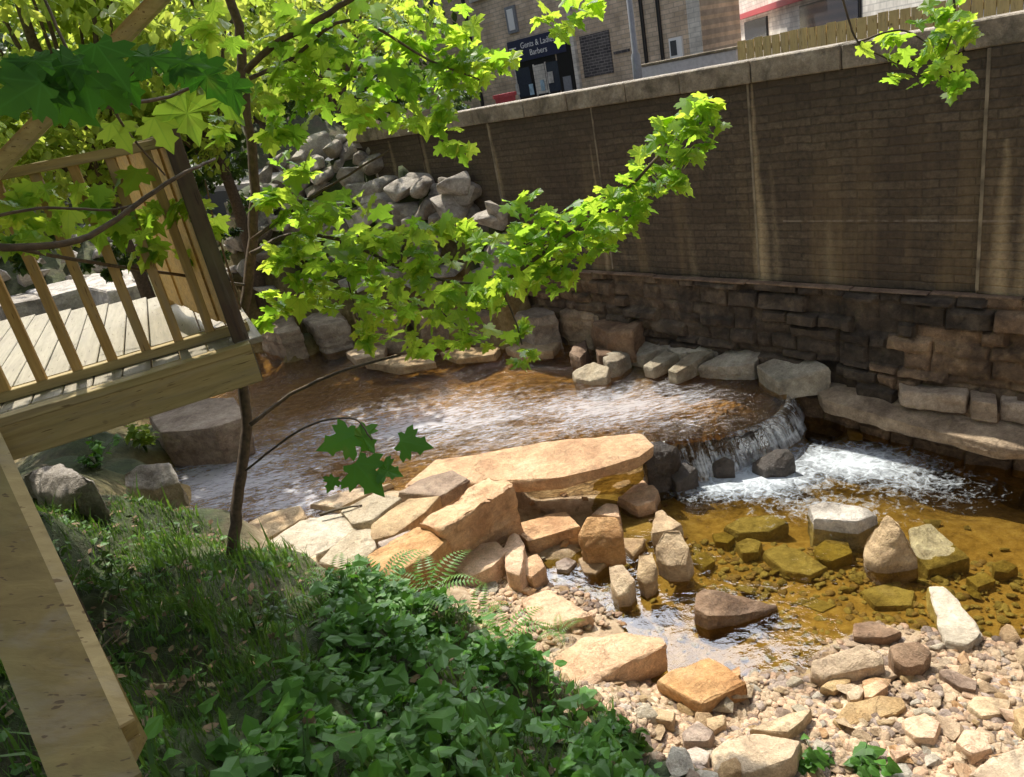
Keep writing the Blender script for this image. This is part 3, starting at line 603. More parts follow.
PR('boulder', [(640, 446), (660, 440), (678, 446), (676, 462), (662, 474), (646, 470)], [.50, .52, .46, .3, .22, .3], .2, M_DARK, 'dark wet boulder closing the left end of the falls beside the long ledge', sink=.2, grow=1.0)
PR('boulder', [(712, 462), (724, 456), (734, 461), (730, 470), (716, 472)], [.18, .26, .2, .1, .08], .1, M_DARK, 'wet black rock splitting the middle of the falls', sink=.2, grow=1.0)
PR('boulder', [(846, 424), (866, 428), (862, 433), (849, 431)], .05, .05, M_CREAM, 'small white stone at the back of the foaming pool')
PR('boulder', [(573, 372), (593, 361), (609, 367), (606, 377), (590, 381), (576, 379)], [.55, .68, .64, .56, .52, .5], .1, M_CREAM, 'bright cream boulder alone in the stream above the falls', sink=.2, grow=1.0)
for pts, l in [([(603, 357), (609, 349), (622, 346), (630, 354), (618, 361), (607, 363)], 'grey boulder right behind the bright cream one'),
               ([(570, 353), (575, 341), (586, 338), (588, 349), (580, 358)], 'upright grey-brown stone left of the grey boulder upstream'),
               ([(595, 348), (607, 343), (617, 345), (609, 355), (598, 355)], 'small brown stone between two grey ones upstream')]:
    PR('boulder', pts, .66, .2, M_BROWN if 'brown' in l else M_SLAB, l)
PR('boulder', [(591, 322), (605, 315), (628, 313), (642, 321), (632, 330), (606, 332)], .95, .35, M_BROWN, 'rounded brown boulder at the foot of the old wall, upstream of the slabs')
# far bank blocks
for pts, zt, h, l in [([(548, 299), (560, 291), (590, 288), (603, 300), (596, 312), (566, 314)], .98, .36, 'big dark block nearest the old wall in the far bank row'),
                      ([(505, 303), (520, 296), (547, 295), (556, 312), (530, 316), (510, 315)], .98, .36, 'dark block second from the old wall in the far bank row'),
                      ([(452, 303), (470, 296), (500, 296), (504, 312), (470, 316)], .98, .36, 'dark block third from the old wall in the far bank row'),
                      ([(405, 306), (420, 298), (446, 298), (450, 314), (418, 317)], .98, .36, 'block in the far bank row showing between the maple leaves'),
                      ([(352, 308), (365, 302), (398, 302), (402, 318), (368, 320)], .98, .36, 'block in the far bank row half hidden by maple leaves'),
                      ([(298, 314), (310, 306), (340, 306), (346, 320), (318, 325)], .98, .36, 'reddish brown block in the far bank row right of the sapling trunk'),
                      ([(256, 321), (266, 313), (292, 312), (300, 328), (278, 333)], .98, .36, 'brown block in the far bank row beside the sapling trunk')]:
    PR('quarry_block', [(x, y + (3 if y < sum(b for a, b in pts) / len(pts) else 1)) for x, y in pts], [zt + rnd.uniform(-.07, .07) for _ in pts], h, M_SHELF, l, 'stone block', 'row of quarry blocks on the far bank', amp=.05, bev=.03, fine=.07, sink=.25)
for pts, l in [([(345, 352), (362, 345), (386, 346), (384, 354), (356, 360)], 'flat sunlit slab at the far waterline nearest the sapling'),
               ([(364, 362), (395, 355), (432, 357), (436, 362), (400, 367)], 'thin sunlit slab in front of the far waterline'),
               ([(440, 352), (462, 346), (500, 346), (494, 354), (455, 359)], 'flat slab at the far waterline below the maple branch'),
               ([(505, 347), (530, 340), (560, 341), (552, 350), (520, 354)], 'flat grey slab at the far waterline toward the cream boulder')]:
    PR('flat_stone', pts, .58, .09, M_PALE, l, 'flat stone', 'flat stones at the far waterline', fine=.07, grow=1.0, sink=.03, auto=False)
for k, (pts, l) in enumerate([([(-50, 318), (-20, 300), (35, 296), (42, 312), (0, 322)], 'pale topped quarry block at far left behind the deck'),
                 ([(14, 305), (40, 294), (78, 289), (86, 303), (50, 312)], 'quarry block second from left behind the deck balusters'),
                 ([(76, 300), (90, 290), (128, 284), (142, 298), (105, 306)], 'quarry block third from left behind the deck balusters'),
                 ([(150, 290), (170, 282), (215, 280), (228, 296), (185, 302)], 'quarry block behind the boarded end of the deck')]):
    PR('quarry_block', [(x, y - 16) for x, y in pts], 1.85, .9, M_GREY if k < 3 else M_BROWN, l, 'stone block', 'quarry blocks behind the deck', amp=.05, bev=.07, fine=.1)
# slabs under the wall
for pts, zt, h, l in [([(606, 350), (640, 331), (655, 328), (693, 334), (668, 347), (640, 356)], .70, .14, 'grey slab furthest upstream beneath the wall'),
                      ([(644, 366), (665, 350), (678, 354), (653, 368)], .60, .12, 'narrow dark grey slab at the stream edge'),
                      ([(665, 346), (695, 336), (730, 343), (716, 349), (676, 353)], .72, .14, 'cream slab second upstream beneath the wall'),
                      ([(668, 370), (693, 350), (714, 350), (698, 361), (676, 373)], .66, .12, 'long cream and grey slab pointing into the stream'),
                      ([(699, 365), (738, 343), (767, 349), (754, 363), (726, 367)], .70, .14, 'broad cream slab beside the lip of the falls'),
                      ([(757, 366), (777, 356), (808, 357), (829, 367), (808, 375), (779, 382), (765, 374)], .70, .2, 'thick wedge slab overhanging the head of the falls'),
                      ([(815, 390), (830, 381), (855, 378), (892, 387), (909, 396), (909, 420), (866, 409), (822, 399)], .62, .35, 'long brown slab shelf running beside the pool to the right')]:
    if 'shelf' in l:
        pts = [(815, 390), (830, 381), (855, 378), (892, 387), (940, 400), (980, 412), (1060, 418), (1075, 450), (1004, 446), (971, 437), (909, 424), (866, 409), (822, 399)]
        PR('rock_shelf', pts, [.44, .48, .50, .52, .52, .52, .52, .42, .42, .42, .42, .42, .42], .14, M_SHELF, l, 'rock shelf', grow=.98, amp=.035, sink=.02, fine=.06)
    else:
        zz4 = [.75 - .14 * min(1, max(0, (y - (327 + (x - 640) * .178)) / 27)) for x, y in pts]
        PR('flat_stone', pts, zz4, h * .8, M_SLAB, l, 'flat stone', 'slabs beneath the wall', grow=1.0, amp=.014, bev=.008)
for pts, l in [([(898, 380), (925, 382), (968, 388), (966, 400), (940, 398), (902, 390)], 'long brown footing block at the base of the old wall'),
               ([(970, 389), (995, 391), (998, 408), (972, 404)], 'small square footing block beside the long one'),
               ([(1000, 391), (1030, 394), (1040, 410), (1002, 406)], 'footing block at the right edge of the view')]:
    PR('footing_block', [(x, y - (4 if y > 395 else 0)) for x, y in pts], .70, .12, M_SHELF, l, 'stone block', 'footing blocks under the old wall', amp=.02)
# near left bank rocks
PR('boulder', [(22, 473), (60, 463), (92, 478), (94, 492), (62, 503), (30, 492)], [1.75, 1.8, 1.75, 1.6, 1.55, 1.6], .3, M_GREY, 'pale grey rock on the bank under the deck, beside the near post')
PR('boulder', [(122, 474), (140, 464), (170, 463), (180, 482), (150, 490), (125, 487)], [1.25, 1.3, 1.25, 1.1, 1.1, 1.15], .25, M_GREY, 'dull grey rock at the grass edge under the deck')
PR('boulder', [(146, 412), (180, 398), (234, 397), (244, 418), (214, 428), (160, 432)], .95, .45, M_PURP, 'broad reddish boulder half under the deck beside the water', grow=.98)
# bedrock plates left of the ledge
for i, (pts, zt, m, l) in enumerate([([(262, 545), (300, 520), (345, 512), (362, 525), (330, 548), (290, 565)], .56, M_CREAM, 'cream bedrock plate by the foot of the sapling'),
                       ([(340, 510), (375, 492), (402, 497), (372, 520), (352, 524)], .60, M_CREAM, 'bright cream bedrock plate behind the low hanging leaves'),
                       ([(370, 524), (408, 498), (440, 495), (425, 512), (395, 534), (372, 540)], .62, M_PALE, 'pale bedrock plate next to the big orange wedge'),
                       ([(318, 560), (350, 530), (372, 528), (376, 548), (350, 572)], .60, M_CREAM, 'cream bedrock plate between the grass and the orange block'),
                       ([(398, 492), (420, 478), (452, 470), (470, 478), (440, 496)], .6, M_PURP, 'greyish purple bedrock plate at the left end of the ledge'),
                       ([(236, 530), (262, 514), (300, 505), (306, 516), (262, 541)], .53, M_PALE, 'low wet bedrock plate where the stream meets the bank'),
                       ([(308, 503), (345, 490), (392, 482), (372, 491), (338, 508)], .53, M_PALE, 'thin bedrock plate at the near waterline below the hanging leaves'),
                       ([(290, 567), (316, 553), (320, 574), (310, 584)], .6, M_PALE, 'small bedrock plate poking from the grass edge'),
                       ([(376, 541), (398, 535), (412, 527), (406, 535), (384, 552)], .6, M_PURP, 'narrow bedrock sliver above the flat-topped orange block')]):
    PR('bedrock_plate', pts, zt, .12, m, l, 'rock plate', 'bedrock plates beside the stream', sink=.15, fine=.05, amp=.015)
# submerged stones
for i, (pts, z, l) in enumerate([([(909, 528), (931, 523), (970, 557), (928, 570), (915, 550)], [.03, .05, -.02, -.03, .02], 'mossy yellow stone leaning on the peaked boulder, awash'),
                       ([(724, 525), (740, 515), (775, 513), (787, 522), (770, 531), (738, 532)], -.04, 'broad olive stone under water below the falls'),
                       ([(763, 551), (782, 543), (800, 549), (828, 566), (810, 575), (785, 570)], -.04, 'pointed golden stone under water in mid pool'),
                       ([(814, 547), (826, 539), (848, 541), (852, 553), (832, 561), (818, 557)], -.05, 'olive stone under water left of the peaked boulder'),
                       ([(735, 543), (748, 537), (762, 541), (758, 552), (742, 553)], -.05, 'small golden stone under water left of the pointed one'),
                       ([(712, 533), (725, 530), (736, 536), (728, 543), (714, 541)], -.05, 'small olive stone under water near the left rocks'),
                       ([(992, 562), (1004, 559), (1018, 566), (1008, 573), (994, 571)], -.05, 'golden stone under water near the right edge'),
                       ([(690, 556), (705, 550), (716, 560), (704, 568)], -.04, 'flat amber stone under water beside the rough pale lump'),
                       ([(966, 577), (985, 572), (997, 580), (978, 587)], -.06, 'brown stone under water right of the whitish slab'),
                       ([(860, 590), (885, 583), (915, 590), (912, 605), (875, 606)], -.07, 'wide amber slab under water left of the whitish slab'),
                       ([(800, 604), (818, 598), (838, 604), (822, 612)], -.05, 'small amber stone under water near the shingle')]):
    PR('submerged_stone', pts, z, .10, M_OLIVE, l, 'submerged stone', 'stones under the pool water', sink=.1, auto=False)

# rock piles: individual copies of a few boulders
protos = [hull_mesh('boulder', (1.0, .8, .7), M_GREY, 20 + i, 11, .8, amp=.035) for i in range(8)]
LMK = [('square pale orange slab', 703, 680), ('largest orange boulder', 600, 665), ('broad slab at the bottom edge', 755, 755), ('rugged pale boulder', 850, 662), ('brown-grey boulder', 910, 655), ('whitish slab', 955, 615),
       ('long narrow greyish stone', 958, 680), ('squat orange stone', 972, 742), ('cream corner slab', 1005, 765), ('cracked orange stone', 922, 727), ('thin broad slab', 870, 706), ('long thin pale stone', 785, 722),
       ('pointed brown stone', 735, 605), ('flat orange slab', 555, 608), ('narrow upright stone', 647, 570), ('peaked boulder', 890, 540), ('ridged orange block', 478, 555), ('flat stone at the right edge', 990, 705)]
LMH = [('lime-streaked joint at the wall foot', 497, 220), ('far end of the wall', 392, 160), ('sapling trunk', 258, 200), ('quarry blocks of the far bank', 400, 300), ('hanging maple branch', 470, 275), ('dark trees behind', 320, 150)]
LMD = [('dark newel post', 215, 240), ('long quarry blocks', 60, 292), ('deck handrail', 90, 205), ('left edge of the view', -10, 240), ('boarded deck end', 150, 230)]
ORD = ['closest', 'second closest', 'third closest', 'fourth closest', 'fifth closest', 'sixth closest', 'seventh closest', 'eighth closest', 'ninth closest', 'tenth closest'] + ['%dth closest' % k for k in range(11, 200)]
PEND = []
def projpx(p):
    v = np.array(p) - EYE; w_ = v @ cF; return 512 + FPX * (v @ cR) / w_, 388.5 - FPX * (v @ cU) / w_
def label_all():
    from collections import defaultdict
    G = defaultdict(list)
    for o, what, L in PEND:
        x, y = projpx(o.location); d, nm = min((((x - a) ** 2 + (y - b) ** 2), n_) for n_, a, b in L); G[(what, nm)].append((d, o))
    for (what, nm), l in G.items():
        l.sort(key=lambda q: q[0])
        for k, (d, o) in enumerate(l): o['label'] = '%s, %s to the %s' % (what, ORD[k], nm)
def scatter_rock(name, mesh, p, s, label, cat, group, flat=1.0):
    o = bpy.data.objects.new(name, mesh); o.location = p
    o.rotation_euler = (rnd.uniform(-.35, .35), rnd.uniform(-.35, .35), rnd.uniform(0, 6.28))
    o.scale = (s, s * rnd.uniform(.75, 1.1), s * flat * rnd.uniform(.7, 1.0)); link(o); tag(o, label, cat, group); return o
PILE = [(262, 185), (300, 160), (330, 150), (365, 148), (385, 165), (420, 178), (450, 188), (480, 200), (500, 215), (498, 232), (460, 235), (400, 235), (350, 225), (300, 215), (265, 225)]
def inpoly(x, y, P):
    c = False; j = len(P) - 1
    for i in range(len(P)):
        if (P[i][1] > y) != (P[j][1] > y) and x < (P[j][0] - P[i][0]) * (y - P[i][1]) / (P[j][1] - P[i][1]) + P[i][0]: c = not c
        j = i
    return c
pts = []
tries = 0
while len(pts) < 130 and tries < 8000:
    tries += 1; x, y = rnd.uniform(255, 590), rnd.uniform(145, 300)
    ok = inpoly(x, y, PILE) or (y > 225 and x < 590 and y < 300 and y > 150 + .17 * x)
    if ok and all((x - a) ** 2 + ((y - b) * 1.6) ** 2 > (17 if y < 240 else 24) ** 2 for a, b in pts): pts.append((x, y))
for x, y in pts:
    g = ground(x, y); PEND.append((scatter_rock('boulder', rnd.choice(protos), (g[0], g[1], g[2] + .15), rnd.uniform(.5, 1.0),
                 'x', 'boulder', 'boulders in the tumbled heap'), 'angular grey boulder in the heap', LMH))
pts = []; tries = 0
while len(pts) < 55 and tries < 3000:
    tries += 1; x, y = rnd.uniform(-30, 250), rnd.uniform(205, 285)
    if all((x - a) ** 2 + ((y - b) * 1.5) ** 2 > 20 ** 2 for a, b in pts): pts.append((x, y))
for x, y in pts:
    g = ground(x, y); PEND.append((scatter_rock('boulder', rnd.choice(protos), (g[0], g[1], g[2] + .1), rnd.uniform(.4, .95),
                 'x', 'boulder', 'boulders behind the deck'), 'grey boulder behind the deck', LMD))
# small stones among the big ones, in the pool and along the shingle
pm = []
for i in range(14):
    pm.append((hull_mesh('pebble', (1, .72, .34), [M_PALE, M_CREAM, M_PURP, M_OR, M_PEB, M_SLAB, M_PEB][i % 7], 60 + i, 12, .7, maxlen=.2, amp=.05)))
BEACH = [(560, 640), (640, 655), (660, 690), (720, 665), (790, 650), (850, 640), (930, 640), (1000, 635), (1060, 635), (1060, 800), (640, 800), (600, 735), (540, 690)]
CHAN = [(560, 560), (640, 540), (690, 560), (780, 640), (720, 670), (660, 640), (600, 625), (540, 600)]
POOL = [(690, 520), (1024, 530), (1024, 640), (840, 640), (760, 620), (700, 570)]
RK2 = [(455, 585), (500, 560), (520, 510), (560, 495), (640, 490), (690, 520), (690, 570), (640, 560), (610, 600), (640, 630), (560, 645), (520, 690), (470, 640)]
RK = [(470, 590), (520, 575), (560, 560), (600, 550), (630, 600), (560, 640), (520, 680), (480, 640)]
def scatter_px(n, poly, bb, sz, mind, emb=.25):
    P = []; tr = 0
    while len(P) < n and tr < n * 30:
        tr += 1; x, y = rnd.uniform(bb[0], bb[2]), rnd.uniform(bb[1], bb[3])
        if not inpoly(x, y, poly): continue
        s = sz[0] + (sz[1] - sz[0]) * rnd.random() ** 2.2
        g = ground(x, y)
        if all((g[0] - a[0]) ** 2 + (g[1] - a[1]) ** 2 > (mind * (s + a[3]) / 2) ** 2 for a in P): P.append((g[0], g[1], g[2] + s * .15, s))
    return P
big = scatter_px(245, BEACH, (540, 630, 1060, 800), (.09, .30), .62)
big += scatter_px(10, CHAN, (540, 540, 790, 680), (.06, .14), .8)
big += scatter_px(60, RK2, (460, 490, 700, 690), (.09, .24), .7)
for x, y, z, s in big:
    k = rnd.randrange(14); k = 3 if (z > .02 and y > 4.6 and rnd.random() < .6) else k; PEND.append((scatter_rock('pebble', pm[k], (x, y, z), s, 'x', 'pebble', 'loose pebbles of the shingle'), ['buff', 'cream', 'purplish', 'orange', 'buff', 'grey', 'buff'][k % 7] + ' pebble', LMK))
bed = scatter_px(34, POOL, (690, 515, 1024, 640), (.08, .24), .9)
olm = [hull_mesh('bed_stone', (1, .8, .4), M_OLIVE, 90 + i, 12, .4, maxlen=.25) for i in range(4)]
for x, y, z, s in bed:
    PEND.append((scatter_rock('bed_stone', rnd.choice(olm), (x, y, min(z, -.06)), s, 'x', 'submerged stone', 'small stones on the pool bed'), 'small amber stone under water', LMK))
label_all()
# fine shingle as stuff
def stuff_mesh(name, mats, items, protos_v, attr=True):
    """items: (proto index, 3x3 matrix, pos, rv, material index)"""
    VV = []; FF = []; RV = []; MI = []; LC = []; off = 0
    for k, Mx, p, rv, mi in items:
        v, f = protos_v[k]; VV.append(v @ Mx.T + p); FF += [[off + a for a in q] for q in f]; off += len(v); RV.append(np.full(len(v), rv)); LC.append(v); MI += [mi] * len(f)
    VV = np.concatenate(VV); me = bpy.data.meshes.new(name); me.from_pydata(VV.tolist(), [], FF); me.update()
    for m in mats: me.materials.append(m)
    me.polygons.foreach_set('material_index', MI)
    a = me.attributes.new('rv', 'FLOAT', 'POINT'); a.data.foreach_set('value', np.concatenate(RV))
    a = me.attributes.new('lc', 'FLOAT_VECTOR', 'POINT'); a.data.foreach_set('vector', np.concatenate(LC).ravel())
    return me
def rotm(rx, ry, rz):
    return np.array(Matrix.Rotation(rz, 3, 'Z') @ Matrix.Rotation(ry, 3, 'Y') @ Matrix.Rotation(rx, 3, 'X'))
pv = []
for i in range(6):
    bm = bmesh.new(); bmesh.ops.create_icosphere(bm, subdivisions=2, radius=.5)
    for v in bm.verts:
        v.co *= 1 + .35 * noise.noise(v.co * 2.2 + Vector((i * 9, 0, 0))); v.co.z *= .36; v.co.y *= .75
    bm.verts.ensure_lookup_table(); pv.append((np.array([v.co[:] for v in bm.verts]), [[v.index for v in f.verts] for f in bm.faces])); bm.free()
def worldpoly_scatter(n, poly):
    W_ = np.array([at(x, y, .08)[:2] for x, y in poly]); lo, hi = W_.min(0), W_.max(0); out = []
    PL = [tuple(p) for p in W_]
    while len(out) < n:
        x, y = rnd.uniform(lo[0], hi[0]), rnd.uniform(lo[1], hi[1])
        if inpoly(x, y, PL): out.append((x, y))
    return np.array(out)
SP = np.concatenate([worldpoly_scatter(5200, BEACH), worldpoly_scatter(900, RK), worldpoly_scatter(120, CHAN), worldpoly_scatter(900, POOL)])
SZ = terr(SP[:, 0], SP[:, 1]); items = []
for (x, y), z in zip(SP, SZ):
    s = .022 + .085 * rnd.random() ** 1.8
    items.append((rnd.randrange(6), rotm(rnd.uniform(-.4, .4), rnd.uniform(-.4, .4), rnd.uniform(0, 6.28)) * s, np.array([x, y, z + .004]), rnd.random(), rnd.choice([0, 0, 0, 2, 3, 3, 5, 1] if z > -.04 else [4, 4, 0])))
me = stuff_mesh('shingle', [M_PEB, M_PALE, M_PURP, M_OR, M_OLIVE, M_BROWN], items, pv)
me.polygons.foreach_set('use_smooth', [True] * len(me.polygons))
tag(link(bpy.data.objects.new('shingle', me)), 'fine mixed shingle covering the beach between the larger stones', 'shingle', kind='stuff')

# ------------------------------------------------------------------ retaining wall
def wall_mat():
    m, t, out = newmat('wall_stone_courses')
    tc = t.nodes.new('ShaderNodeTexCoord'); v = tc.outputs['Object']
    sx = t.nodes.new('ShaderNodeSeparateXYZ'); t.links.new(v, sx.inputs[0]); cb = t.nodes.new('ShaderNodeCombineXYZ')
    nw = noisen(t, v, 3, 2); 
    t.links.new(sx.outputs[0], cb.inputs[0]); t.links.new(mathn(t, 'ADD', sx.outputs[2], mathn(t, 'MULTIPLY', nw, .05)), cb.inputs[1])
    br = N(t, 'TexBrick'); br.inputs['Scale'].default_value = 1.0; br.inputs['Brick Width'].default_value = .30; br.inputs['Row Height'].default_value = .082
    br.inputs['Mortar Size'].default_value = .012; br.inputs['Mortar Smooth'].default_value = .8; br.inputs['Bias'].default_value = 0
    br.inputs['Color1'].default_value = (.072, .054, .036, 1); br.inputs['Color2'].default_value = (.118, .092, .062, 1); br.inputs['Mortar'].default_value = (.066, .051, .035, 1)
    t.links.new(cb.outputs[0], br.inputs['Vector'])
    n2 = noisen(t, v, 1.1, 5, .6); n3 = noisen(t, v, 25, 5, .7)
    mp = t.nodes.new('ShaderNodeMapping'); mp.inputs['Scale'].default_value = (2.6, 1, .25); t.links.new(v, mp.inputs[0])
    n4 = noisen(t, mp.outputs[0], 1.0, 5, .65)
    col = mixc(t, 1.0, br.outputs['Color'], ramp(t, n3, [(.3, (.5, .5, .5)), (.7, (1.5, 1.5, 1.5))]).outputs[0], 'MULTIPLY')
    col = mixc(t, mathn(t, 'MULTIPLY', ramp(t, n2, [(.4, (0, 0, 0)), (.62, (1, 1, 1))]).outputs[0], .45), col, (.07, .048, .032))
    # lime and algae runs, stronger low down
    low = t.nodes.new('ShaderNodeMapRange'); low.inputs[1].default_value = 3.4; low.inputs[2].default_value = 1.7; t.links.new(sx.outputs[2], low.inputs[0])
    rn = mathn(t, 'MULTIPLY', ramp(t, n4, [(.48, (0, 0, 0)), (.68, (1, 1, 1))]).outputs[0], mathn(t, 'ADD', mathn(t, 'MULTIPLY', low.outputs[0], .75), .06))
    col = mixc(t, mathn(t, 'MULTIPLY', rn, .7), col, (.27, .19, .095))
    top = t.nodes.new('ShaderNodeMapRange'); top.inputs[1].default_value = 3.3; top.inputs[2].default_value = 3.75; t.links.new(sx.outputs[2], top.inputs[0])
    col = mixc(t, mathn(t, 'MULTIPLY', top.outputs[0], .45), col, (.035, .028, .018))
    def streak(x0, z0, z1, wd, wslope=0.0, amt=.8, c=(.42, .33, .2)):
        nonlocal col
        wob = mathn(t, 'MULTIPLY', mathn(t, 'SUBTRACT', noisen(t, v, 2.2, 3), .5), .10)
        xx = mathn(t, 'ABSOLUTE', mathn(t, 'SUBTRACT', mathn(t, 'ADD', sx.outputs[0], wob), x0))
        wz = mathn(t, 'ADD', mathn(t, 'MULTIPLY', mathn(t, 'SUBTRACT', z1, sx.outputs[2]), wslope), wd)
        a = mathn(t, 'SUBTRACT', 1.0, mathn(t, 'DIVIDE', xx, wz), clamp=True)
        mz = t.nodes.new('ShaderNodeMapRange'); mz.inputs[1].default_value = z1; mz.inputs[2].default_value = z0; mz.inputs[3].default_value = .35; mz.inputs[4].default_value = 1; t.links.new(sx.outputs[2], mz.inputs[0])
        lt = mathn(t, 'LESS_THAN', sx.outputs[2], z1)
        g = mathn(t, 'MULTIPLY', mathn(t, 'MULTIPLY', mathn(t, 'MULTIPLY', a, lt), mz.outputs[0]), mathn(t, 'ADD', mathn(t, 'MULTIPLY', n3, 1.4), .1))
        col = mixc(t, mathn(t, 'MULTIPLY', g, amt, clamp=True), col, c)
    streak(-4.38, 1.6, 3.75, .015, .055, 1.4); streak(-4.20, 1.6, 2.9, .03, .04, .45); streak(-2.02, 1.6, 3.0, .03, .07, 1.3)
    streak(-8.58, 2.2, 3.7, .03, .06, 1.1); streak(-10.3, 2.7, 3.7, .05, .05, 1.0); streak(-11.22, 2.7, 3.7, .05, .05, 1.0); streak(-6.7, 2.6, 3.3, .02, .015, .8)
    streak(-2.2, 1.6, 3.8, .012, .0, .9); streak(-1.85, 1.6, 2.7, .03, .05, .8); streak(-3.6, 1.6, 2.3, .05, .1, .5); streak(-5.3, 1.6, 2.2, .05, .06, .4)
    # efflorescence line
    hz = mathn(t, 'ABSOLUTE', mathn(t, 'SUBTRACT', sx.outputs[2], mathn(t, 'ADD', 2.285, mathn(t, 'MULTIPLY', nw, .02))))
    ln = mathn(t, 'MULTIPLY', mathn(t, 'LESS_THAN', hz, .010), mathn(t, 'MULTIPLY', ramp(t, noisen(t, v, 5, 4), [(.42, (0, 0, 0)), (.55, (1, 1, 1))]).outputs[0], mathn(t, 'GREATER_THAN', sx.outputs[0], -4.1)))
    col = mixc(t, mathn(t, 'MULTIPLY', ln, .35), col, (.4, .35, .3))
    b = N(t, 'BsdfPrincipled'); b.inputs['Roughness'].default_value = .85; t.links.new(col, b.inputs['Base Color'])
    h = mathn(t, 'ADD', mathn(t, 'MULTIPLY', br.outputs['Fac'], -.6), mathn(t, 'MULTIPLY', n3, .5)); t.links.new(bumpn(t, h, .55, .03), b.inputs['Normal'])
    t.links.new(b.outputs[0], out.inputs[0]); return m
M_COPE = stone('coping_stone', (.16, .13, .09), (.28, .23, .16), (.42, .37, .28), 4, stain=(.07, .06, .035), stain_amt=.6)
M_JOINT = plain('lime_joint', (.24, .20, .14), .9, ns=5, amt=.5)
M_OLD = stone('old_wall_stone', (.05, .038, .028), (.115, .085, .058), (.24, .19, .13), 4.5, stain=(.03, .022, .017), stain_amt=.6, rough=.75, bump=.8)
_t = M_OLD.node_tree; _b = [n for n in _t.nodes if n.type == 'BSDF_PRINCIPLED'][0]; _src = _b.inputs['Base Color'].links[0].from_socket
_a = _t.nodes.new('ShaderNodeAttribute'); _a.attribute_name = 'rv'
_t.links.new(mixc(_t, 1.0, _src, ramp(_t, _a.outputs['Fac'], [(0, (.5, .48, .46)), (.5, (.95, .9, .85)), (.8, (1.25, 1.05, .8)), (1, (2.0, 1.7, 1.4))]).outputs[0], 'MULTIPLY'), _b.inputs['Base Color'])
RW = empty('retaining_wall', wpt(-4, 7.5, 0), WROT); tag(RW, 'tall dark stone retaining wall with pale coping and lime-streaked joints above the stream', 'wall')
T0, T1 = -12.3, 4.0
def ob_local(o):  # parts modelled in wall frame (t, D, z)
    o.location = (4, -7.5, 0)
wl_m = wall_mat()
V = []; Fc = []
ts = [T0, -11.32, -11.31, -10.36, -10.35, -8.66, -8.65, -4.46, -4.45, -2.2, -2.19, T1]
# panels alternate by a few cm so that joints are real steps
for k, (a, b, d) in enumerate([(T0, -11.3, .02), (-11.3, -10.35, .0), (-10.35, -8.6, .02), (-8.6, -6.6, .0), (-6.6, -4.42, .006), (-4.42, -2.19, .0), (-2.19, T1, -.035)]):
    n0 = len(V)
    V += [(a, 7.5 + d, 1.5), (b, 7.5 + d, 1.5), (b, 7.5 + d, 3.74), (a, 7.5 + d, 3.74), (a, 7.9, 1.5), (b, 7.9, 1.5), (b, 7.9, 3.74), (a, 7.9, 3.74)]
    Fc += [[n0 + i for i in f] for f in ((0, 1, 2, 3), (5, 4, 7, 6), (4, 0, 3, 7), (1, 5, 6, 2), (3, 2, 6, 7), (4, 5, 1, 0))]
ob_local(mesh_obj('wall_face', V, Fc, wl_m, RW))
bm = bmesh.new(); x = T0; r = random.Random(3)
while x < T1:
    L = r.uniform(.75, 1.15); bmbox(bm, x + .008, x + L - .004, 7.455 + r.uniform(-.008, .008), 7.93, 3.743, 3.963 + r.uniform(-.004, .004), bev=.012); x += L
ob_local(bm_obj('coping', bm, M_COPE, RW))
# old rubble base
V = []; Fc = []; n = 900; mz = 84
courses = []; z = -.5; r = random.Random(8)
while z < 1.6:
    h = r.uniform(.09, .21); xs = []; x = T0
    while x < T1 + 1: xs.append(x); x += r.uniform(.16, .6)
    courses.append((z, z + h, xs, [r.uniform(-.07, .07) for _ in xs])); z += h
tt = np.concatenate([np.linspace(T0, -10, 60)[:-1], np.linspace(-10, T1, n)]); zz = np.linspace(-.5, 1.6, mz)
import bisect
RVW = []
for zi in zz:
    ci = next((c for c in courses if c[0] <= zi < c[1]), courses[-1])
    for tx in tt:
        wob = .022 * noise.noise(Vector((tx * 4, zi * 4, 0)))
        k = max(0, bisect.bisect(ci[2], tx + wob) - 1); x0 = ci[2][k]; x1 = ci[2][k + 1] if k + 1 < len(ci[2]) else x0 + .5
        e = min(tx + wob - x0, x1 - tx - wob, (zi + wob * .5) - ci[0], ci[1] - (zi + wob * .5)); e = max(0, e)
        bulge = min(1, e / .022) ** .6
        dep = (7.47 if tx < -3.4 else 7.44) - .20 * (1.6 - zi) / 1.6 * min(1, max(0, (tx + 3.6) / 1.2)) - .07 * bulge - ci[3][k] * bulge * .9 + .045 * noise.fractal(Vector((tx * 3, zi * 3, 4)), 1, 2, 4)
        if zi > 1.55: dep = max(dep, 7.40)
        V.append((tx, dep, zi)); RVW.append((k * 7919 + courses.index(ci) * 104729) % 997 / 997)
nt_ = len(tt)
for j in range(mz - 1):
    for i in range(nt_ - 1):
        k = j * nt_ + i; Fc.append((k, k + 1, k + nt_ + 1, k + nt_))
rb = mesh_obj('rubble_base', V, Fc, M_OLD, RW, smooth=True, sharp=50); ob_local(rb)
a = rb.data.attributes.new('rv', 'FLOAT', 'POINT'); a.data.foreach_set('value', RVW)
bm = bmesh.new(); r = random.Random(5); x = T0
while x < T1:
    L = r.uniform(.4, .9); bmbox(bm, x, x + L - .01, 7.39 + r.uniform(-.02, .02), 7.495, 1.592 + r.uniform(-.006, .006), 1.612 + r.uniform(-.006, .006), bev=.006); x += L
ob_local(bm_obj('ledge_course', bm, M_BROWN, RW))
bm = bmesh.new()
for x, d, wd in [(-4.42, 7.493, .012), (-2.19, 7.458, .014), (-8.6, 7.493, .018), (-6.6, 7.493, .01)]:
    bmbox(bm, x - wd, x + wd, d, d + .02, 1.65, 3.738)
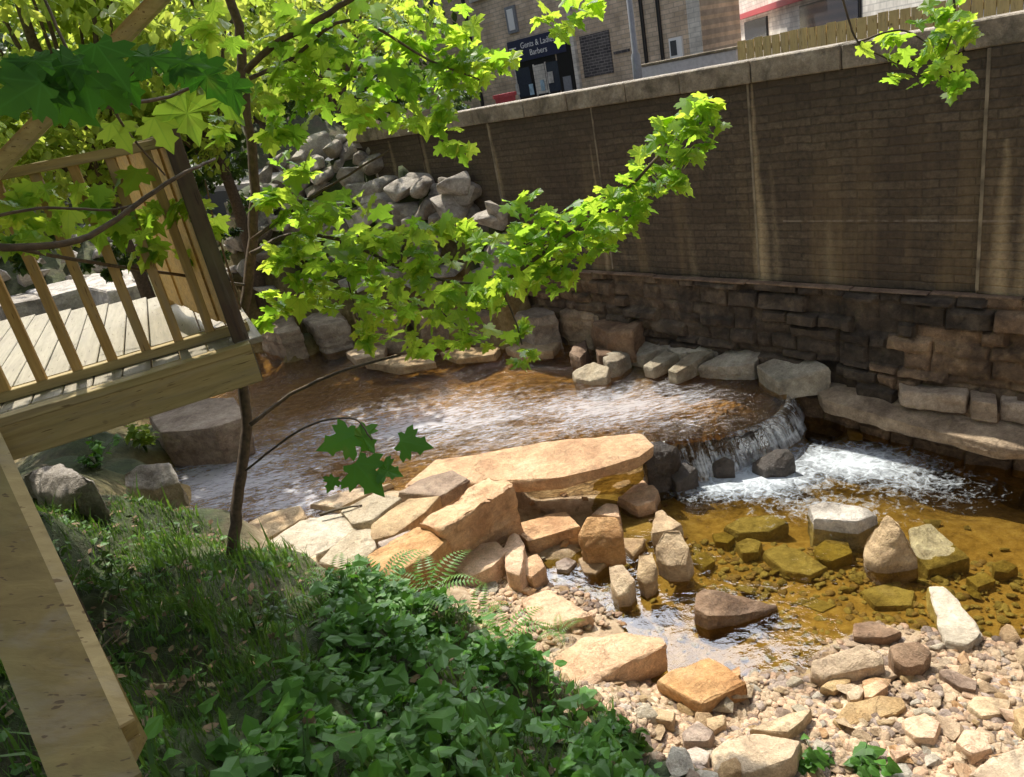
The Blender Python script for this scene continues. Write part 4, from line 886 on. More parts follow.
ob_local(bm_obj('joint', bm, M_JOINT, RW))

# ------------------------------------------------------------------ street and buildings
def brickmat(name, c1, c2, mo, bw=.42, rh=.16):
    m, t, out = newmat(name); tc = t.nodes.new('ShaderNodeTexCoord'); v = tc.outputs['Object']
    sx = t.nodes.new('ShaderNodeSeparateXYZ'); t.links.new(v, sx.inputs[0]); cb = t.nodes.new('ShaderNodeCombineXYZ')
    t.links.new(sx.outputs[0], cb.inputs[0]); t.links.new(sx.outputs[2], cb.inputs[1])
    br = N(t, 'TexBrick'); br.inputs['Scale'].default_value = 1; br.inputs['Brick Width'].default_value = bw; br.inputs['Row Height'].default_value = rh; br.inputs['Mortar Size'].default_value = .014
    br.inputs['Color1'].default_value = (*c1, 1); br.inputs['Color2'].default_value = (*c2, 1); br.inputs['Mortar'].default_value = (*mo, 1)
    t.links.new(cb.outputs[0], br.inputs['Vector']); n = noisen(t, v, 1.2, 6, .7)
    col = mixc(t, 1.0, br.outputs['Color'], ramp(t, n, [(.3, (.6, .6, .6)), (.7, (1.25, 1.25, 1.25))]).outputs[0], 'MULTIPLY')
    b = N(t, 'BsdfPrincipled'); b.inputs['Roughness'].default_value = .85; t.links.new(col, b.inputs['Base Color'])
    t.links.new(bumpn(t, br.outputs['Fac'], -.5, .02), b.inputs['Normal']); t.links.new(b.outputs[0], out.inputs[0]); return m
M_BLD = brickmat('building_stone', (.56, .43, .30), (.70, .56, .42), (.42, .35, .28))
M_BLD2 = brickmat('building_pale', (.62, .58, .52), (.74, .70, .63), (.50, .48, .44))
M_BRKD = brickmat('dark_blocking', (.05, .045, .05), (.11, .10, .10), (.22, .2, .19), .3, .11)
M_ROAD = plain('asphalt', (.055, .055, .058), .9, ns=40)
M_PAVE = plain('paving', (.30, .28, .26), .85, ns=6)
M_NAVY = plain('navy_paint', (.03, .035, .08), .4)
M_POST1 = plain('poster_blue', (.35, .5, .62), .5, ns=3, amt=.5)
M_POST2 = plain('poster_pale', (.6, .58, .55), .5, ns=4, amt=.5)
M_BLACK = plain('black_paint', (.015, .014, .017), .35)
M_WHITE = plain('white_paint', (.8, .8, .8), .5, amt=.03)
M_RED = plain('red_paint', (.45, .06, .07), .5)
M_GLASS = plain('dark_glass', (.05, .06, .08), .08)
M_GREYP = plain('grey_paint', (.22, .23, .26), .4)
M_SLATE = plain('slate', (.07, .07, .08), .6)
M_YEL = timber('yellow_fence', (.48, .34, .12), (.62, .47, .20), (14, 14, 1.2))
ST = 3.05
def wallframe_box(name, b, mat, kind='structure'):
    o = box(name, b, mat, rot=WROT); tag(o, kind=kind); return o
wallframe_box('street', (-60, 30, 7.86, 26, 2.0, ST), M_ROAD)
wallframe_box('pavement', (-60, 30, 23, 60, 2.01, ST + .12), M_PAVE)
wallframe_box('near_pavement', (-60, 30, 7.93, 9.6, 2.02, ST + .12), M_PAVE)
FD = 25.0
def F(px, py): return W(px, py, FD)
tl = F(380, 60)[0] - 4; tr = F(701, 30)[0]
B = empty('shop_terrace', wpt(tr, FD, ST), WROT); tag(B, 'buff stone terrace with a dark shopfront across the street behind the wall', 'building')
def bpart(name, x0, x1, y0, y1, z0, z1, mat, parent=B, bev=0):
    return box(name, (x0 - tr, x1 - tr, y0 - FD, y1 - FD, z0 - ST, z1 - ST), mat, parent, bev)
bpart('wall', tl, tr, FD, FD + 2.6, ST - .5, 11, M_BLD)
rf = mesh_obj('roof', [(tl - tr - .3, -.4, 7.9), (.3, -.4, 7.9), (.3, 1.3, 8.9), (tl - tr - .3, 1.3, 8.9), (tl - tr - .3, 3.0, 7.9), (.3, 3.0, 7.9), (tl - tr - .3, -.4, 7.97), ], [(0, 1, 2, 3), (3, 2, 5, 4), (0, 3, 4), (1, 5, 2), (0, 4, 5, 1)], M_SLATE, B)
s0 = F(510, 52); s1 = F(557, 42)
x0, x1 = s0[0], s1[0]; zs0, zs1 = F(530, 58)[1] - .08, F(530, 38)[1] + .05
sg = bpart('signboard', x0, x1 + .55, FD - .12, FD - .003, zs0, zs1, M_NAVY, bev=.01)
def text(name, body, size, x, z, D, mat, parent, off=(0, 0, 0)):
    c = bpy.data.curves.new(name, 'FONT'); c.body = body; c.size = size; c.extrude = .004; c.align_x = 'CENTER'; c.align_y = 'CENTER'; c.resolution_u = 3
    tmp = bpy.data.objects.new(name, c); COL.objects.link(tmp)
    dg = bpy.context.evaluated_depsgraph_get(); m2 = bpy.data.meshes.new_from_object(tmp.evaluated_get(dg)); bpy.data.objects.remove(tmp)
    m2.materials.clear(); m2.materials.append(mat); o = bpy.data.objects.new(name, m2); o.location = (x - tr, D - FD, z - ST); o.rotation_euler = (math.pi / 2, 0, 0)
    link(o, parent); return o
zc = (zs0 + zs1) / 2
text('lettering', 'Gents & Ladies', .34, (x0 + x1) / 2 + .42, zc + .17, FD - .13, M_WHITE, sg)
text('lettering', 'Barbers', .34, (x0 + x1) / 2 + .42, zc - .17, FD - .13, M_WHITE, sg)
bm = bmesh.new()
for z in (-.16, -.02, .12): bmbox(bm, x0 + .1 - tr, x0 + .55 - tr, -.14, -.125, zc + z - ST, zc + z + .05 - ST)
bm_obj('sign_lines', bm, M_WHITE, sg)
bpart('shopfront', x0 + .2, F(558, 75)[0], FD - .06, FD - .002, ST, zs0, M_BLACK)
for a, b in ((512, 526), (531, 541), (543, 557)):
    xa = F(a + 6, 80)[0]; xb = F(b + 6, 78)[0]
    w_ = bpart('window', xa, xb, FD - .08, FD - .055, ST + .5, zs0 - .25, M_BLD2 if a == 531 else M_GLASS)
    bpart('frame', xa - .04, xa + .02, FD - .10, FD - .058, ST + .45, zs0 - .2, M_BLD2, w_)
dr = bpart('door', F(561, 75)[0], F(576, 80)[0], FD - .1, FD - .002, ST, zs0 + .25, M_BLACK)
bpart('door_panel', F(565, 80)[0], F(573, 80)[0], FD - .12, FD - .1, ST + .3, ST + 1.0, M_GREYP, dr)
bpart('pilaster', F(578, 80)[0], F(581.5, 80)[0], FD - .15, FD, ST, 7, M_BLD2)
bpart('blocked_opening', F(583, 60)[0], F(612, 55)[0], FD - .05, FD - .002, F(590, 77)[1], F(595, 33)[1], M_BRKD)
for a, b, c in ((648, 65, .06), (664, 60, .06), (477, 70, .08)):
    x = F(a, b)[0]; o = bpart('downpipe', x - c, x + c, FD - .12, FD - .004, ST + .1, 9.5, M_BLACK, bev=.02)
wn = bpart('window', F(671, 50)[0], F(684, 50)[0], FD - .1, FD - .002, F(677, 58)[1], F(677, 37)[1], M_WHITE)
bpart('glass', F(672.5, 50)[0], F(678.5, 50)[0], FD - .115, FD - .1, F(677, 55)[1], F(676, 40)[1], M_GLASS, wn)
wn = bpart('window', F(509, 28)[0], F(519, 28)[0], FD - .1, FD - .002, F(514, 33)[1], F(514, 5)[1], M_GREYP)
bpart('glass', F(511, 28)[0], F(517, 28)[0], FD - .115, FD - .1, F(514, 30)[1], F(514, 8)[1], M_WHITE, wn)
bpart('string_course', F(614, 50)[0], F(630, 50)[0], FD - .06, FD - .003, F(622, 53)[1], F(622, 50)[1], M_BRKD)
for k in range(7):
    x = tl + 1.5 + k * 3.6
    wn = bpart('window', x, x + 1.0, FD - .05, FD - .004, 8.0, 9.6, M_WHITE); bpart('glass', x + .08, x + .92, FD - .065, FD - .05, 8.1, 9.5, M_GLASS, wn)
for (a_, b_, c_, m_) in ((545, 88, .22, M_POST1), (553, 80, .3, M_POST2), (520, 92, .2, M_POST2), (534, 92, .25, M_POST1)):
    x = F(a_, b_)[0]; bpart('poster', x - c_ / 2, x + c_ / 2, FD - .13, FD - .11, F(a_, b_)[1] - .1, F(a_, b_)[1] + .35, m_)
for k in range(7):
    x = tl + 1.5 + k * 3.6; bpart('sill', x - .12, x + 1.12, FD - .16, FD - .003, 7.84, 7.99, M_BLD2); bpart('lintel', x - .15, x + 1.15, FD - .04, FD - .003, 9.61, 9.85, M_BLD2)
bpart('gutter', tl, tr, FD - .25, FD - .01, 10.75, 10.88, M_BLACK); bpart('sill', F(669, 60)[0], F(685.5, 60)[0], FD - .18, FD - .003, F(677, 58)[1] - .1, F(677, 58)[1] - .003, M_BLD2)
bpart('quoin', tr - .5, tr + .03, FD - .04, FD - .003, ST, 10.7, M_BLD2)
# building with red fascia, standing at an angle
p1 = at(706, 30, 4.95); p2 = at(786, 4, 4.95); dv = (p2 - p1); L = np.linalg.norm(dv); ang = math.atan2(dv[1], dv[0])
B2 = empty('pub_building', (p1[0], p1[1], ST), ang); tag(B2, 'pale stone building with a red fascia and dark windows beyond the yellow fence', 'building')
bb = lambda n, x0, x1, y0, y1, z0, z1, m, p=B2: box(n, (x0, x1, y0, y1, z0 - ST, z1 - ST), m, p)
bb('wall', -.6, L * 2.6, 0, 7, ST - .5, 10, M_BLD2)
bb('fascia', 0, L * 1.25, -.25, -.003, 4.9, 5.1, M_RED)
for a, b in ((.06, .24), (.42, .55), (.62, .85), (1.1, 1.4), (1.7, 2.0)):
    wn = bb('window', a * L, b * L, -.06, -.004, 3.9, 4.75, M_BLACK); bb('glass', a * L + .06, b * L - .06, -.075, -.06, 3.95, 4.7, M_GLASS, wn)
mesh_obj('roof', [(-.9, -.4, 6.95), (L * 2.7, -.4, 6.95), (L * 2.7, 3.5, 9.2), (-.9, 3.5, 9.2), (-.9, 7.4, 6.95), (L * 2.7, 7.4, 6.95)], [(0, 1, 2, 3), (3, 2, 5, 4), (0, 3, 4), (1, 5, 2), (0, 4, 5, 1)], M_SLATE, B2)
# fence, low wall, pole, tub
def wobj(name, px, D): t_, z_ = W(px[0], px[1], D); return t_, z_
fz = W(740, 41, 12)[1]; fa = W(738, 50, 12)[0]; fb = W(925, 20, 12)[0] + 3
FN = empty('timber_fence', wpt(fa, 12, ST + .0), WROT); tag(FN, 'pale yellow close-boarded timber fence along the street', 'fence')
bm = bmesh.new(); x = 0
while x < fb - fa:
    bmbox(bm, x, x + .135, 0, .02, .02, fz - ST + rnd.uniform(-.012, .012)); x += .15
bm_obj('boards', bm, M_YEL, FN)
for z in (.25, fz - ST - .2): box('rail', (0, fb - fa, .021, .07, z, z + .08), M_YEL, FN)
for k in range(5): box('post', (k * (fb - fa) / 4 - .05, k * (fb - fa) / 4 + .05, .071, .16, 0, fz - ST - .02), M_YEL, FN)
za = W(700, 56, 13)[1]; xa, xb = W(641, 70, 13)[0], W(736, 50, 13)[0]
LW = empty('low_wall', wpt(xa, 13, ST), WROT); tag(LW, 'low pale rendered wall between the lamp post and the yellow fence', 'wall')
box('wall_body', (0, xb - xa, 0, .25, 0, za - ST), plain('pale_render', (.50, .48, .50), .8), LW, .01); box('cap', (-.03, xb - xa + .03, -.03, .28, za - ST + .002, za - ST + .05), M_COPE, LW, .01)
x = W(636, 60, 12.0)[0]
LPp = empty('lamp_post', wpt(x, 12, ST), WROT); tag(LPp, 'slim blue-grey lamp post standing behind the wall', 'lamp post')
V = []; Fc = []; tube(V, Fc, [(0, 0, 0), (0, 0, 1.2), (0, 0, 1.25), (0, 0, 6.5)], [.085, .085, .055, .045], 12); mesh_obj('pole', V, Fc, M_GREYP, LPp, smooth=True)
V = []; Fc = []; tube(V, Fc, [(0, 0, 6.5), (0, -.4, 6.9), (0, -1.2, 7.0)], [.04, .04, .035], 8); mesh_obj('arm', V, Fc, M_GREYP, LPp, smooth=True)
box('lamp_head', (-.12, .12, -1.75, -1.2, 6.93, 7.05), M_GREYP, LPp, .03)
tx = W(505, 97, 20)[0]; tzz = W(507, 93, 20)[1]
PT = empty('planter', wpt(tx, 20, ST), WROT); tag(PT, 'red tub just showing over the wall beside the dark shopfront', 'planter')
V = []; Fc = []; tube(V, Fc, [(0, 0, 0), (0, 0, tzz - ST - .12), (0, 0, tzz - ST - .12), (0, 0, tzz - ST)], [.28, .4, .45, .45], 16); mesh_obj('tub', V, Fc, M_RED, PT)

# ------------------------------------------------------------------ deck
da = D2R(68); De = np.array([math.sin(da), math.cos(da), 0]); Dg = np.array([-De[1], De[0], 0]); DO = at(265, 355, 3.1); DROT = math.atan2(De[1], De[0])
DK = empty('timber_deck', (DO[0], DO[1], 3.2), DROT); tag(DK, 'raised timber deck with baluster railing and boarded end over the stream', 'deck')
dz = lambda z: z - 3.2
V = []; Fc = []; bm = bmesh.new(); x = 0.02
k = 0
while x > -7:
    g1 = 2.0 + (-x) * .75 if x < -.3 else 1.95
    g0 = .06
    bmbox(bm, x - .138, x, g0, g1, -.04 + .0, -.008 + rnd.uniform(-.002, .002), bev=.004); x -= .145
bm_obj('deck_boards', bm, M_DECK, DK)
bm = bmesh.new(); bmbeam(bm, (-.06, 0.0, -.135), (-7, 0.0, -.135), .06, .175); bm_obj('edge_beam', bm, M_WOODH, DK)
bm = bmesh.new(); bmbeam(bm, (-.06, .02, -.027), (-7, .02, -.027), .11, .035); bm_obj('edge_board', bm, M_WOODH, DK)
RG = .30
bm = bmesh.new(); bmbeam(bm, (-.02, RG, .02), (-7, RG, .02), .07, .045); bm_obj('bottom_rail', bm, M_WOODH, DK)
RZ = 1.055
bm = bmesh.new(); bmbeam(bm, (-.05, RG, RZ), (-7, RG, RZ), .11, .04); bm_obj('handrail', bm, M_WOODH, DK)
x = -.22
while x > -4:
    box('baluster', (x - .024, x + .024, RG - .03, RG + .02, .03, RZ - .02), M_WOOD, DK, .003); x -= .172
box('newel_post', (-.13, -.045, .07, .15, -.25, 1.12), M_POST, DK, .005)
pa = Vector((-.1, .19, 0)); pb = Vector((-.42, 1.75, 0)); n = 12
n = 8
bm = bmesh.new()
for k in range(n):
    a = pa.lerp(pb, k / n); b = pa.lerp(pb, (k + 1) / n + .004 * (k % 2) - .002); s = .012 * (k % 2)
    bmbeam(bm, (a.x - s, a.y, .56), (b.x - s, b.y, .56), .022, .98, .003)
bm_obj('end_boards', bm, timber('golden_boards', (.42, .25, .06), (.64, .43, .15)), DK)
bm = bmesh.new(); bmbeam(bm, (pa.x, pa.y, 1.07), (pb.x, pb.y, 1.07), .1, .035); bm_obj('end_rail', bm, M_WOODH, DK)
box('end_post', (-.46, -.36, 1.76, 1.86, -.1, 1.1), M_WOOD, DK, .005)
for x, y in ((-1.36, -.10), (-3.5, 1.0), (-3.5, 3.0), (-2.3, 1.7)):
    gp_ = np.array([DO[0], DO[1]]) + De[:2] * x + Dg[:2] * y; zt = tz(*gp_)
    box('support_post', (x - .07, x + .07, y - .07, y + .07, zt - .15 - 3.2, -.05), M_POST, DK)
# sloping rail above the deck at upper left
SR = empty('stair_rail', tuple(atd(-60, 245, 4.4))); tag(SR, 'weathered timber handrail sloping up at upper left above the deck', 'handrail')
a = atd(-170, 342, 4.4); b = atd(185, -28, 4.4); bm = bmesh.new(); bmbeam(bm, (0, 0, 0), tuple(b - a), .075, .075, .012); SR.location = a
bm_obj('rail', bm, M_WOODH, SR)
bm = bmesh.new(); bmbeam(bm, (0, 0, .05), (0, 0, -1.3), .1, .1, .008, up=(0, 1, 0)); bm_obj('post', bm, M_WOOD, SR)
# near stair rail at lower left
A0 = atd(-88, 345, 2.0); A1 = atd(106, 800, 1.4)
NS = empty('stair_balustrade', tuple(A0)); tag(NS, 'broad pale timber board with lit edge rising beside the stairs at lower left', 'balustrade')
d = Vector(A1 - A0)
view = Vector(ray(40, 600)).normalized()
upv = -view
bm = bmesh.new(); bmbeam(bm, (0, 0, 0), d, .098, .045, .004, up=upv); bm_obj('board', bm, M_NEAR, NS)
side = d.normalized().cross(upv).normalized()
if side.dot(Vector(cR)) < 0: side = -side
bm = bmesh.new(); q = side * .063 + view * .015; bmbeam(bm, q, d * .93 + q, .018, .07, .003, up=upv); bm_obj('edge_strip', bm, M_WOODH, NS)  # lit edge of the board painted as a strip of paler wood
bm = bmesh.new(); q = -side * .165 + view * .10; bmbeam(bm, d * .45 + q, d * 1.2 + q, .07, .04, .003, up=upv); bm_obj('lower_rail', bm, M_WOODH, NS)
bm = bmesh.new(); bmbeam(bm, Vector((0, 0, -.05)) + view * .06, Vector((0, 0, -1.2)) + view * .06, .09, .09, .004, up=(0, 1, 0)); bm_obj('post', bm, M_NEAR, NS)

# ------------------------------------------------------------------ plants
def maple_proto(bend=.12):
    half = [(0, 0), (.10, -.03), (.24, -.12), (.30, -.02), (.26, .08), (.46, .10), (.60, .24), (.44, .30), (.50, .42), (.34, .42), (.24, .38), (.22, .56), (.30, .66), (.14, .74), (.08, .86), (0, 1.0)]
    pts = half + [(-x, y) for x, y in half[-2:0:-1]]
    pts = [(x, y - .3) for x, y in pts]; c = (0, .05)
    v = [(c[0], c[1], 0)] + [(x, y, -bend * (abs(x) * .9 + max(0, y) ** 2)) for x, y in pts]
    f = [(0, i + 1, (i + 1) % len(pts) + 1) for i in range(len(pts))]
    return (np.array(v), f)
def ivy_proto():
    pts = [(0, 0), (.28, -.12), (.5, .08), (.36, .3), (.3, .55), (0, .95), (-.3, .55), (-.36, .3), (-.5, .08), (-.28, -.12)]
    v = [(0, .25, .03)] + [(x, y, -.12 * abs(x) - .05 * y) for x, y in pts]
    return (np.array(v), [(0, i + 1, (i + 1) % len(pts) + 1) for i in range(len(pts))])
def small_proto():
    v = [(0, 0, 0), (.3, .35, -.05), (.22, .75, -.05), (0, 1, -.1), (-.22, .75, -.05), (-.3, .35, -.05)]
    return (np.array(v), [(0, 1, 2, 3), (0, 3, 4, 5)])
def curl(pr, k):
    v, f = pr; r_ = np.random.RandomState(k); v = v.copy(); a, b, c = r_.uniform(-.35, .35, 3); v[:, 2] += a * v[:, 0] * np.abs(v[:, 0]) + b * v[:, 1] ** 2 + c * v[:, 0] * v[:, 1] + r_.normal(size=len(v)) * .025
    v[:, 0] *= r_.uniform(.85, 1.1); v[:, 1] *= r_.uniform(.9, 1.1); return v, f
LP = [maple_proto(.12), curl(maple_proto(.3), 1), curl(maple_proto(-.05), 2), curl(maple_proto(.2), 3), curl(maple_proto(.15), 4)]; IP = [ivy_proto()]; SPR = [small_proto()]
def leaf_items(center, r, n, size, tilt=(.5, 1.2), pidx=3, rvb=None, az=None):
    out = []
    for _ in range(n):
        u = NR.normal(size=3); u /= np.linalg.norm(u); p = np.array(center) + u * np.array(r) * NR.rand() ** (1 / 2.2)
        T = rotm(0, 0, NR.uniform(0, 6.28)) @ rotm(-NR.uniform(*tilt), 0, 0) if az is None else rotm(0, 0, az + NR.normal() * .7) @ rotm(-NR.uniform(*tilt), NR.normal() * .3, 0)
        T = T @ rotm(0, 0, NR.uniform(-.6, .6)); s = size * NR.uniform(.6, 1.15)
        out.append((NR.randint(pidx), T * s, p, float(np.clip(NR.rand() if rvb is None else NR.normal(rvb, .22), 0, 1)), 0))
    return out
def branch(V, Fc, pts, r0, r1, sub=5):
    P = smooth_path(pts, sub); n = len(P)
    P = [p + NR.normal(size=3) * r0 * .12 for p in P]
    tube(V, Fc, P, [r0 + (r1 - r0) * i / (n - 1) for i in range(n)], 7)
# --- maple sapling: trunk
g = ground(228, 562); TB = np.array([g[0], g[1], g[2] - .1])
d0 = np.linalg.norm(TB - EYE)
tp = [TB] + [atd(x, y, d0 + dd) for x, y, dd in [(238, 500, -.02), (246, 430, -.05), (242, 340, -.08), (252, 250, -.1), (255, 180, -.1), (244, 90, -.1), (234, 10, -.05)]]
top1 = tp[-1]; tp += [top1 + np.array([-.15, .1, .9]), top1 + np.array([-.1, .3, 1.9])]
MT = empty('maple_sapling', tuple(TB)); tag(MT, 'slender young maple on the grassy bank with bright leafy branches over the stream', 'tree')
def addc(o, root): o.location = tuple(-np.array(root.location)); return o
V = []; Fc = []; branch(V, Fc, tp, .046, .030, 6); addc(mesh_obj('trunk', V, Fc, M_BARK, MT, smooth=True), MT)
def dmap(x): return 5.25 if x < 300 else 5.25 - 1.25 * min(1, (x - 300) / 180)
brs = [([(250, 255, 5.2), (290, 235, 5.3), (340, 240, 5.4), (420, 275, 5.4), (500, 285, 5.5)], .018, .006), ([(252, 240, 5.2), (300, 205, 5.3), (340, 180, 5.4), (390, 150, 5.6)], .015, .005),
       ([(500, 285, 5.5), (560, 240, 5.7), (620, 195, 5.9), (665, 150, 6.0), (700, 115, 6.1)], .013, .005), ([(246, 72, 5.2), (275, 45, 5.1), (330, 12, 5.0), (380, -20, 4.9)], .022, .015), ([(250, 78, 5.2), (290, 60, 5.1), (350, 20, 5.0), (430, 60, 5.0), (480, 80, 5.0)], .014, .005),
       ([(250, 425, 5.25), (290, 395, 5.3), (340, 372, 5.4), (400, 355, 5.5)], .016, .007), ([(244, 285, 5.2), (180, 275, 4.9), (90, 262, 4.2), (-20, 242, 3.6)], .010, .009),
       ([(246, 330, 5.2), (232, 280, 5.1), (215, 225, 5.0), (205, 180, 4.9)], .010, .004), ([(500, 285, 5.5), (515, 320, 5.5), (522, 345, 5.5)], .006, .003),
       ([(420, 275, 5.4), (440, 310, 5.4), (470, 335, 5.4)], .006, .003), ([(340, 240, 5.4), (350, 290, 5.4), (360, 320, 5.4)], .006, .003)]
for pts, r0, r1 in brs:
    V = []; Fc = []; branch(V, Fc, [atd(x, y, dmap(x) if (x > 290 and y > 140) else d_) for x, y, d_ in pts], r0, r1); addc(mesh_obj('branch', V, Fc, M_BARK, MT, smooth=True), MT)
for a, b in (((-.1, .1, .9), (-1.8, .2, 1.3)), ((-.1, .2, 1.5), (1.2, 1.0, 1.9)), ((-.1, .1, 1.0), (-.6, -1.0, 1.6)), ((-.1, .3, 1.7), (-.8, 1.5, 2.3))):
    V = []; Fc = []; branch(V, Fc, [top1 + a, top1 + (np.array(a) + b) / 2 + (0, 0, .15), top1 + b], .025, .008); addc(mesh_obj('branch', V, Fc, M_BARK, MT, smooth=True), MT)
CL = [(695, 108, 22, 10, 6.1), (708, 126, 16, 8, 6.1), (668, 128, 20, 9, 6.0), (690, 150, 22, 9, 6.0), (650, 165, 30, 16, 6.0), (668, 185, 18, 7, 6.0), (620, 195, 32, 20, 5.9), (600, 225, 34, 18, 5.9), (640, 215, 18, 6, 5.9), (570, 220, 38, 20, 5.8), (545, 250, 36, 20, 5.7),
      (590, 250, 26, 12, 5.8), (520, 245, 40, 18, 5.7), (525, 210, 28, 8, 5.7), (500, 285, 42, 26, 5.6), (560, 275, 26, 9, 5.7), (460, 300, 42, 24, 5.5), (520, 330, 18, 8, 5.5), (525, 358, 16, 6, 5.5), (430, 335, 36, 12, 5.4), (470, 340, 24, 7, 5.4), (400, 305, 42, 22, 5.4),
      (350, 290, 40, 20, 5.4), (380, 330, 26, 8, 5.4), (310, 290, 32, 14, 5.3), (280, 300, 20, 8, 5.3), (320, 255, 42, 24, 5.4), (370, 250, 42, 24, 5.5), (420, 265, 38, 20, 5.6), (290, 250, 30, 18, 5.3), (300, 215, 36, 14, 5.4), (350, 215, 40, 16, 5.5), (400, 230, 34, 14, 5.6),
      (270, 200, 18, 9, 5.3), (460, 245, 30, 10, 5.7), (440, 225, 24, 6, 5.7)]
CLT = [(300, 45, 40, 22, 5.2), (345, 60, 45, 26, 5.2), (290, 90, 34, 22, 5.1), (390, 55, 44, 26, 5.2), (430, 75, 44, 24, 5.2), (470, 70, 32, 18, 5.1), (495, 62, 20, 8, 5.1), (400, 105, 44, 22, 5.2), (350, 110, 40, 20, 5.2), (440, 120, 24, 10, 5.1), (280, 130, 24, 14, 5.2), (330, 20, 44, 14, 5.1), (400, 18, 44, 14, 5.1),
       (450, 35, 36, 14, 5.1), (300, 165, 26, 7, 5.3), (455, 145, 18, 5, 5.1), (210, 30, 30, 9, 5.2), (215, 130, 20, 5, 5.2), (570, 12, 36, 10, 4.6), (550, 22, 20, 5, 4.6)]
CLL = [(60, 215, 44, 10, 4.2), (120, 232, 44, 12, 4.3), (165, 212, 36, 10, 4.4), (90, 190, 40, 7, 4.3), (30, 200, 30, 6, 4.2), (205, 228, 24, 5, 4.6), (150, 250, 24, 4, 4.4), (30, 240, 26, 5, 4.0), (238, 372, 14, 3, 5.1), (270, 320, 18, 4, 5.2), (195, 255, 16, 3, 4.6)]
items = []
for (x, y, r, n, dd) in CL + CLT:
    if (x, y, r, n, dd) in CL: dd = dmap(x)
    R_ = r * dd / FPX; items += leaf_items(atd(x, y, dd), (R_, R_ * 1.1, R_ * .62), int(n * 1.3) + 1, .162 * dd / 5.2, (.3, 1.25), pidx=5)
for (x, y, r, n, dd) in CLL:
    R_ = r * dd / FPX; items += leaf_items(atd(x, y, dd), (R_, R_ * .7, R_ * .25), int(n * 1.1) + 1, .16, (.6, 1.3))
LM = stuff_mesh('foliage', [M_LEAF], items, LP); fo = link(bpy.data.objects.new('foliage', LM), MT); addc(fo, MT)
# low hanging leaves with shade put into their colour and large dark leaves near the camera
items = []
def oneleaf(px, py, dist, size, spin, tilt=.25, rv=.3, pi=None):
    pi = NR.randint(5) if pi is None else pi; rv = float(np.clip(rv + NR.uniform(-.25, .35), 0, 1)); spin += NR.uniform(-12, 12)
    """a single hanging leaf facing roughly the viewer, tip down by spin degrees"""
    p = atd(px, py, dist); back = -Vector(ray(px, py)).normalized(); back = (back + Vector((0, 0, tilt))).normalized()
    dn = Vector((math.sin(D2R(spin)), 0, -math.cos(D2R(spin)))); dn = (dn - back * dn.dot(back)).normalized(); sxv = dn.cross(back)
    T = np.array([[sxv[i], dn[i], back[i]] for i in range(3)]); items.append((pi, T * size, np.array(p), rv, 0))
for a in [(343, 440, 3.2, .17, -70, .4), (362, 436, 3.25, .15, 10, .5), (364, 473, 3.15, .19, 12, .2), (332, 482, 3.2, .075, -40, .3), (410, 443, 3.2, .15, 65, .5), (386, 470, 3.15, .12, 40, .8)]: oneleaf(*a, rv=.6)
V = []; Fc = []; branch(V, Fc, [atd(246, 470, 5.2), atd(300, 430, 4.3), atd(350, 418, 3.4), atd(372, 440, 3.2)], .008, .003); addc(mesh_obj('twig', V, Fc, M_BARK, MT, smooth=True), MT)
LM = stuff_mesh('shade_tinted_leaves', [M_LEAFD], items, LP); addc(link(bpy.data.objects.new('shade_tinted_leaves', LM), MT), MT)
# unseen leaves added above the view, kept where they shade the bank, not the deck
items = []
sdn = np.array(sd); ncan = 0
while ncan < 2700:
    p = np.array([NR.uniform(-5.2, -.6), NR.uniform(1.2, 6.4), NR.uniform(5.0, 6.4)])
    lim = 4.2 + .24 * np.hypot(p[0], p[1]) + .25
    if p[2] < lim: continue
    q = p - sdn * (p[2] - 2.0) / sdn[2]; q2 = p - sdn * (p[2] - 3.2) / sdn[2]
    if not (-3.8 < q[0] < .25 and -.4 < q[1] < 4.5 - .35 * max(0, q[0] + 1.6)): continue
    if q2[0] < -1.5 and q2[1] > 4.0 + .4 * (q2[0] + 1.5): continue
    ncan += 1
    T = rotm(0, 0, NR.uniform(0, 6.28)) @ rotm(-NR.uniform(.0, .8), 0, 0); items.append((NR.randint(3), T * NR.uniform(.14, .24), p, NR.rand(), 0))
LM = stuff_mesh('crown', [M_LEAF], items, LP); addc(link(bpy.data.objects.new('crown', LM), MT), MT)

# --- branch of a second tree with big dark leaves at upper left
OV = empty('overhanging_branch', tuple(atd(-40, 95, 2.0))); tag(OV, 'dark broad-leaved branch hanging close by at upper left over the deck', 'branch')
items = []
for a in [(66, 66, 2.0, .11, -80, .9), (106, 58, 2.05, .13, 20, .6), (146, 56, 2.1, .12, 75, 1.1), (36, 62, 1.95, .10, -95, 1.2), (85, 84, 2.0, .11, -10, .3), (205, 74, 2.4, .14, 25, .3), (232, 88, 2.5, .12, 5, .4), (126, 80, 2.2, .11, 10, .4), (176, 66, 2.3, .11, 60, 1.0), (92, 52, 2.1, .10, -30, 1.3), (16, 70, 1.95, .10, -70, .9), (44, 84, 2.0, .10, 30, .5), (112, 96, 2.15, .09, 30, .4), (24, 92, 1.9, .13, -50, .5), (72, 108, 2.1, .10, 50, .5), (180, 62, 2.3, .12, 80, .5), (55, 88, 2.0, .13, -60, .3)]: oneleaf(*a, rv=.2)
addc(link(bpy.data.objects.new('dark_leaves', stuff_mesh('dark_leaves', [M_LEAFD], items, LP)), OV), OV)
items = []
for a in [(186, 110, 2.5, .16, 5, .3), (224, 98, 2.6, .14, 30, .3), (160, 128, 2.5, .12, 20, .5), (118, 132, 2.4, .10, 10, .5)]: oneleaf(*a, rv=.35)
addc(link(bpy.data.objects.new('lit_leaves', stuff_mesh('lit_leaves', [M_LEAF], items, LP)), OV), OV)
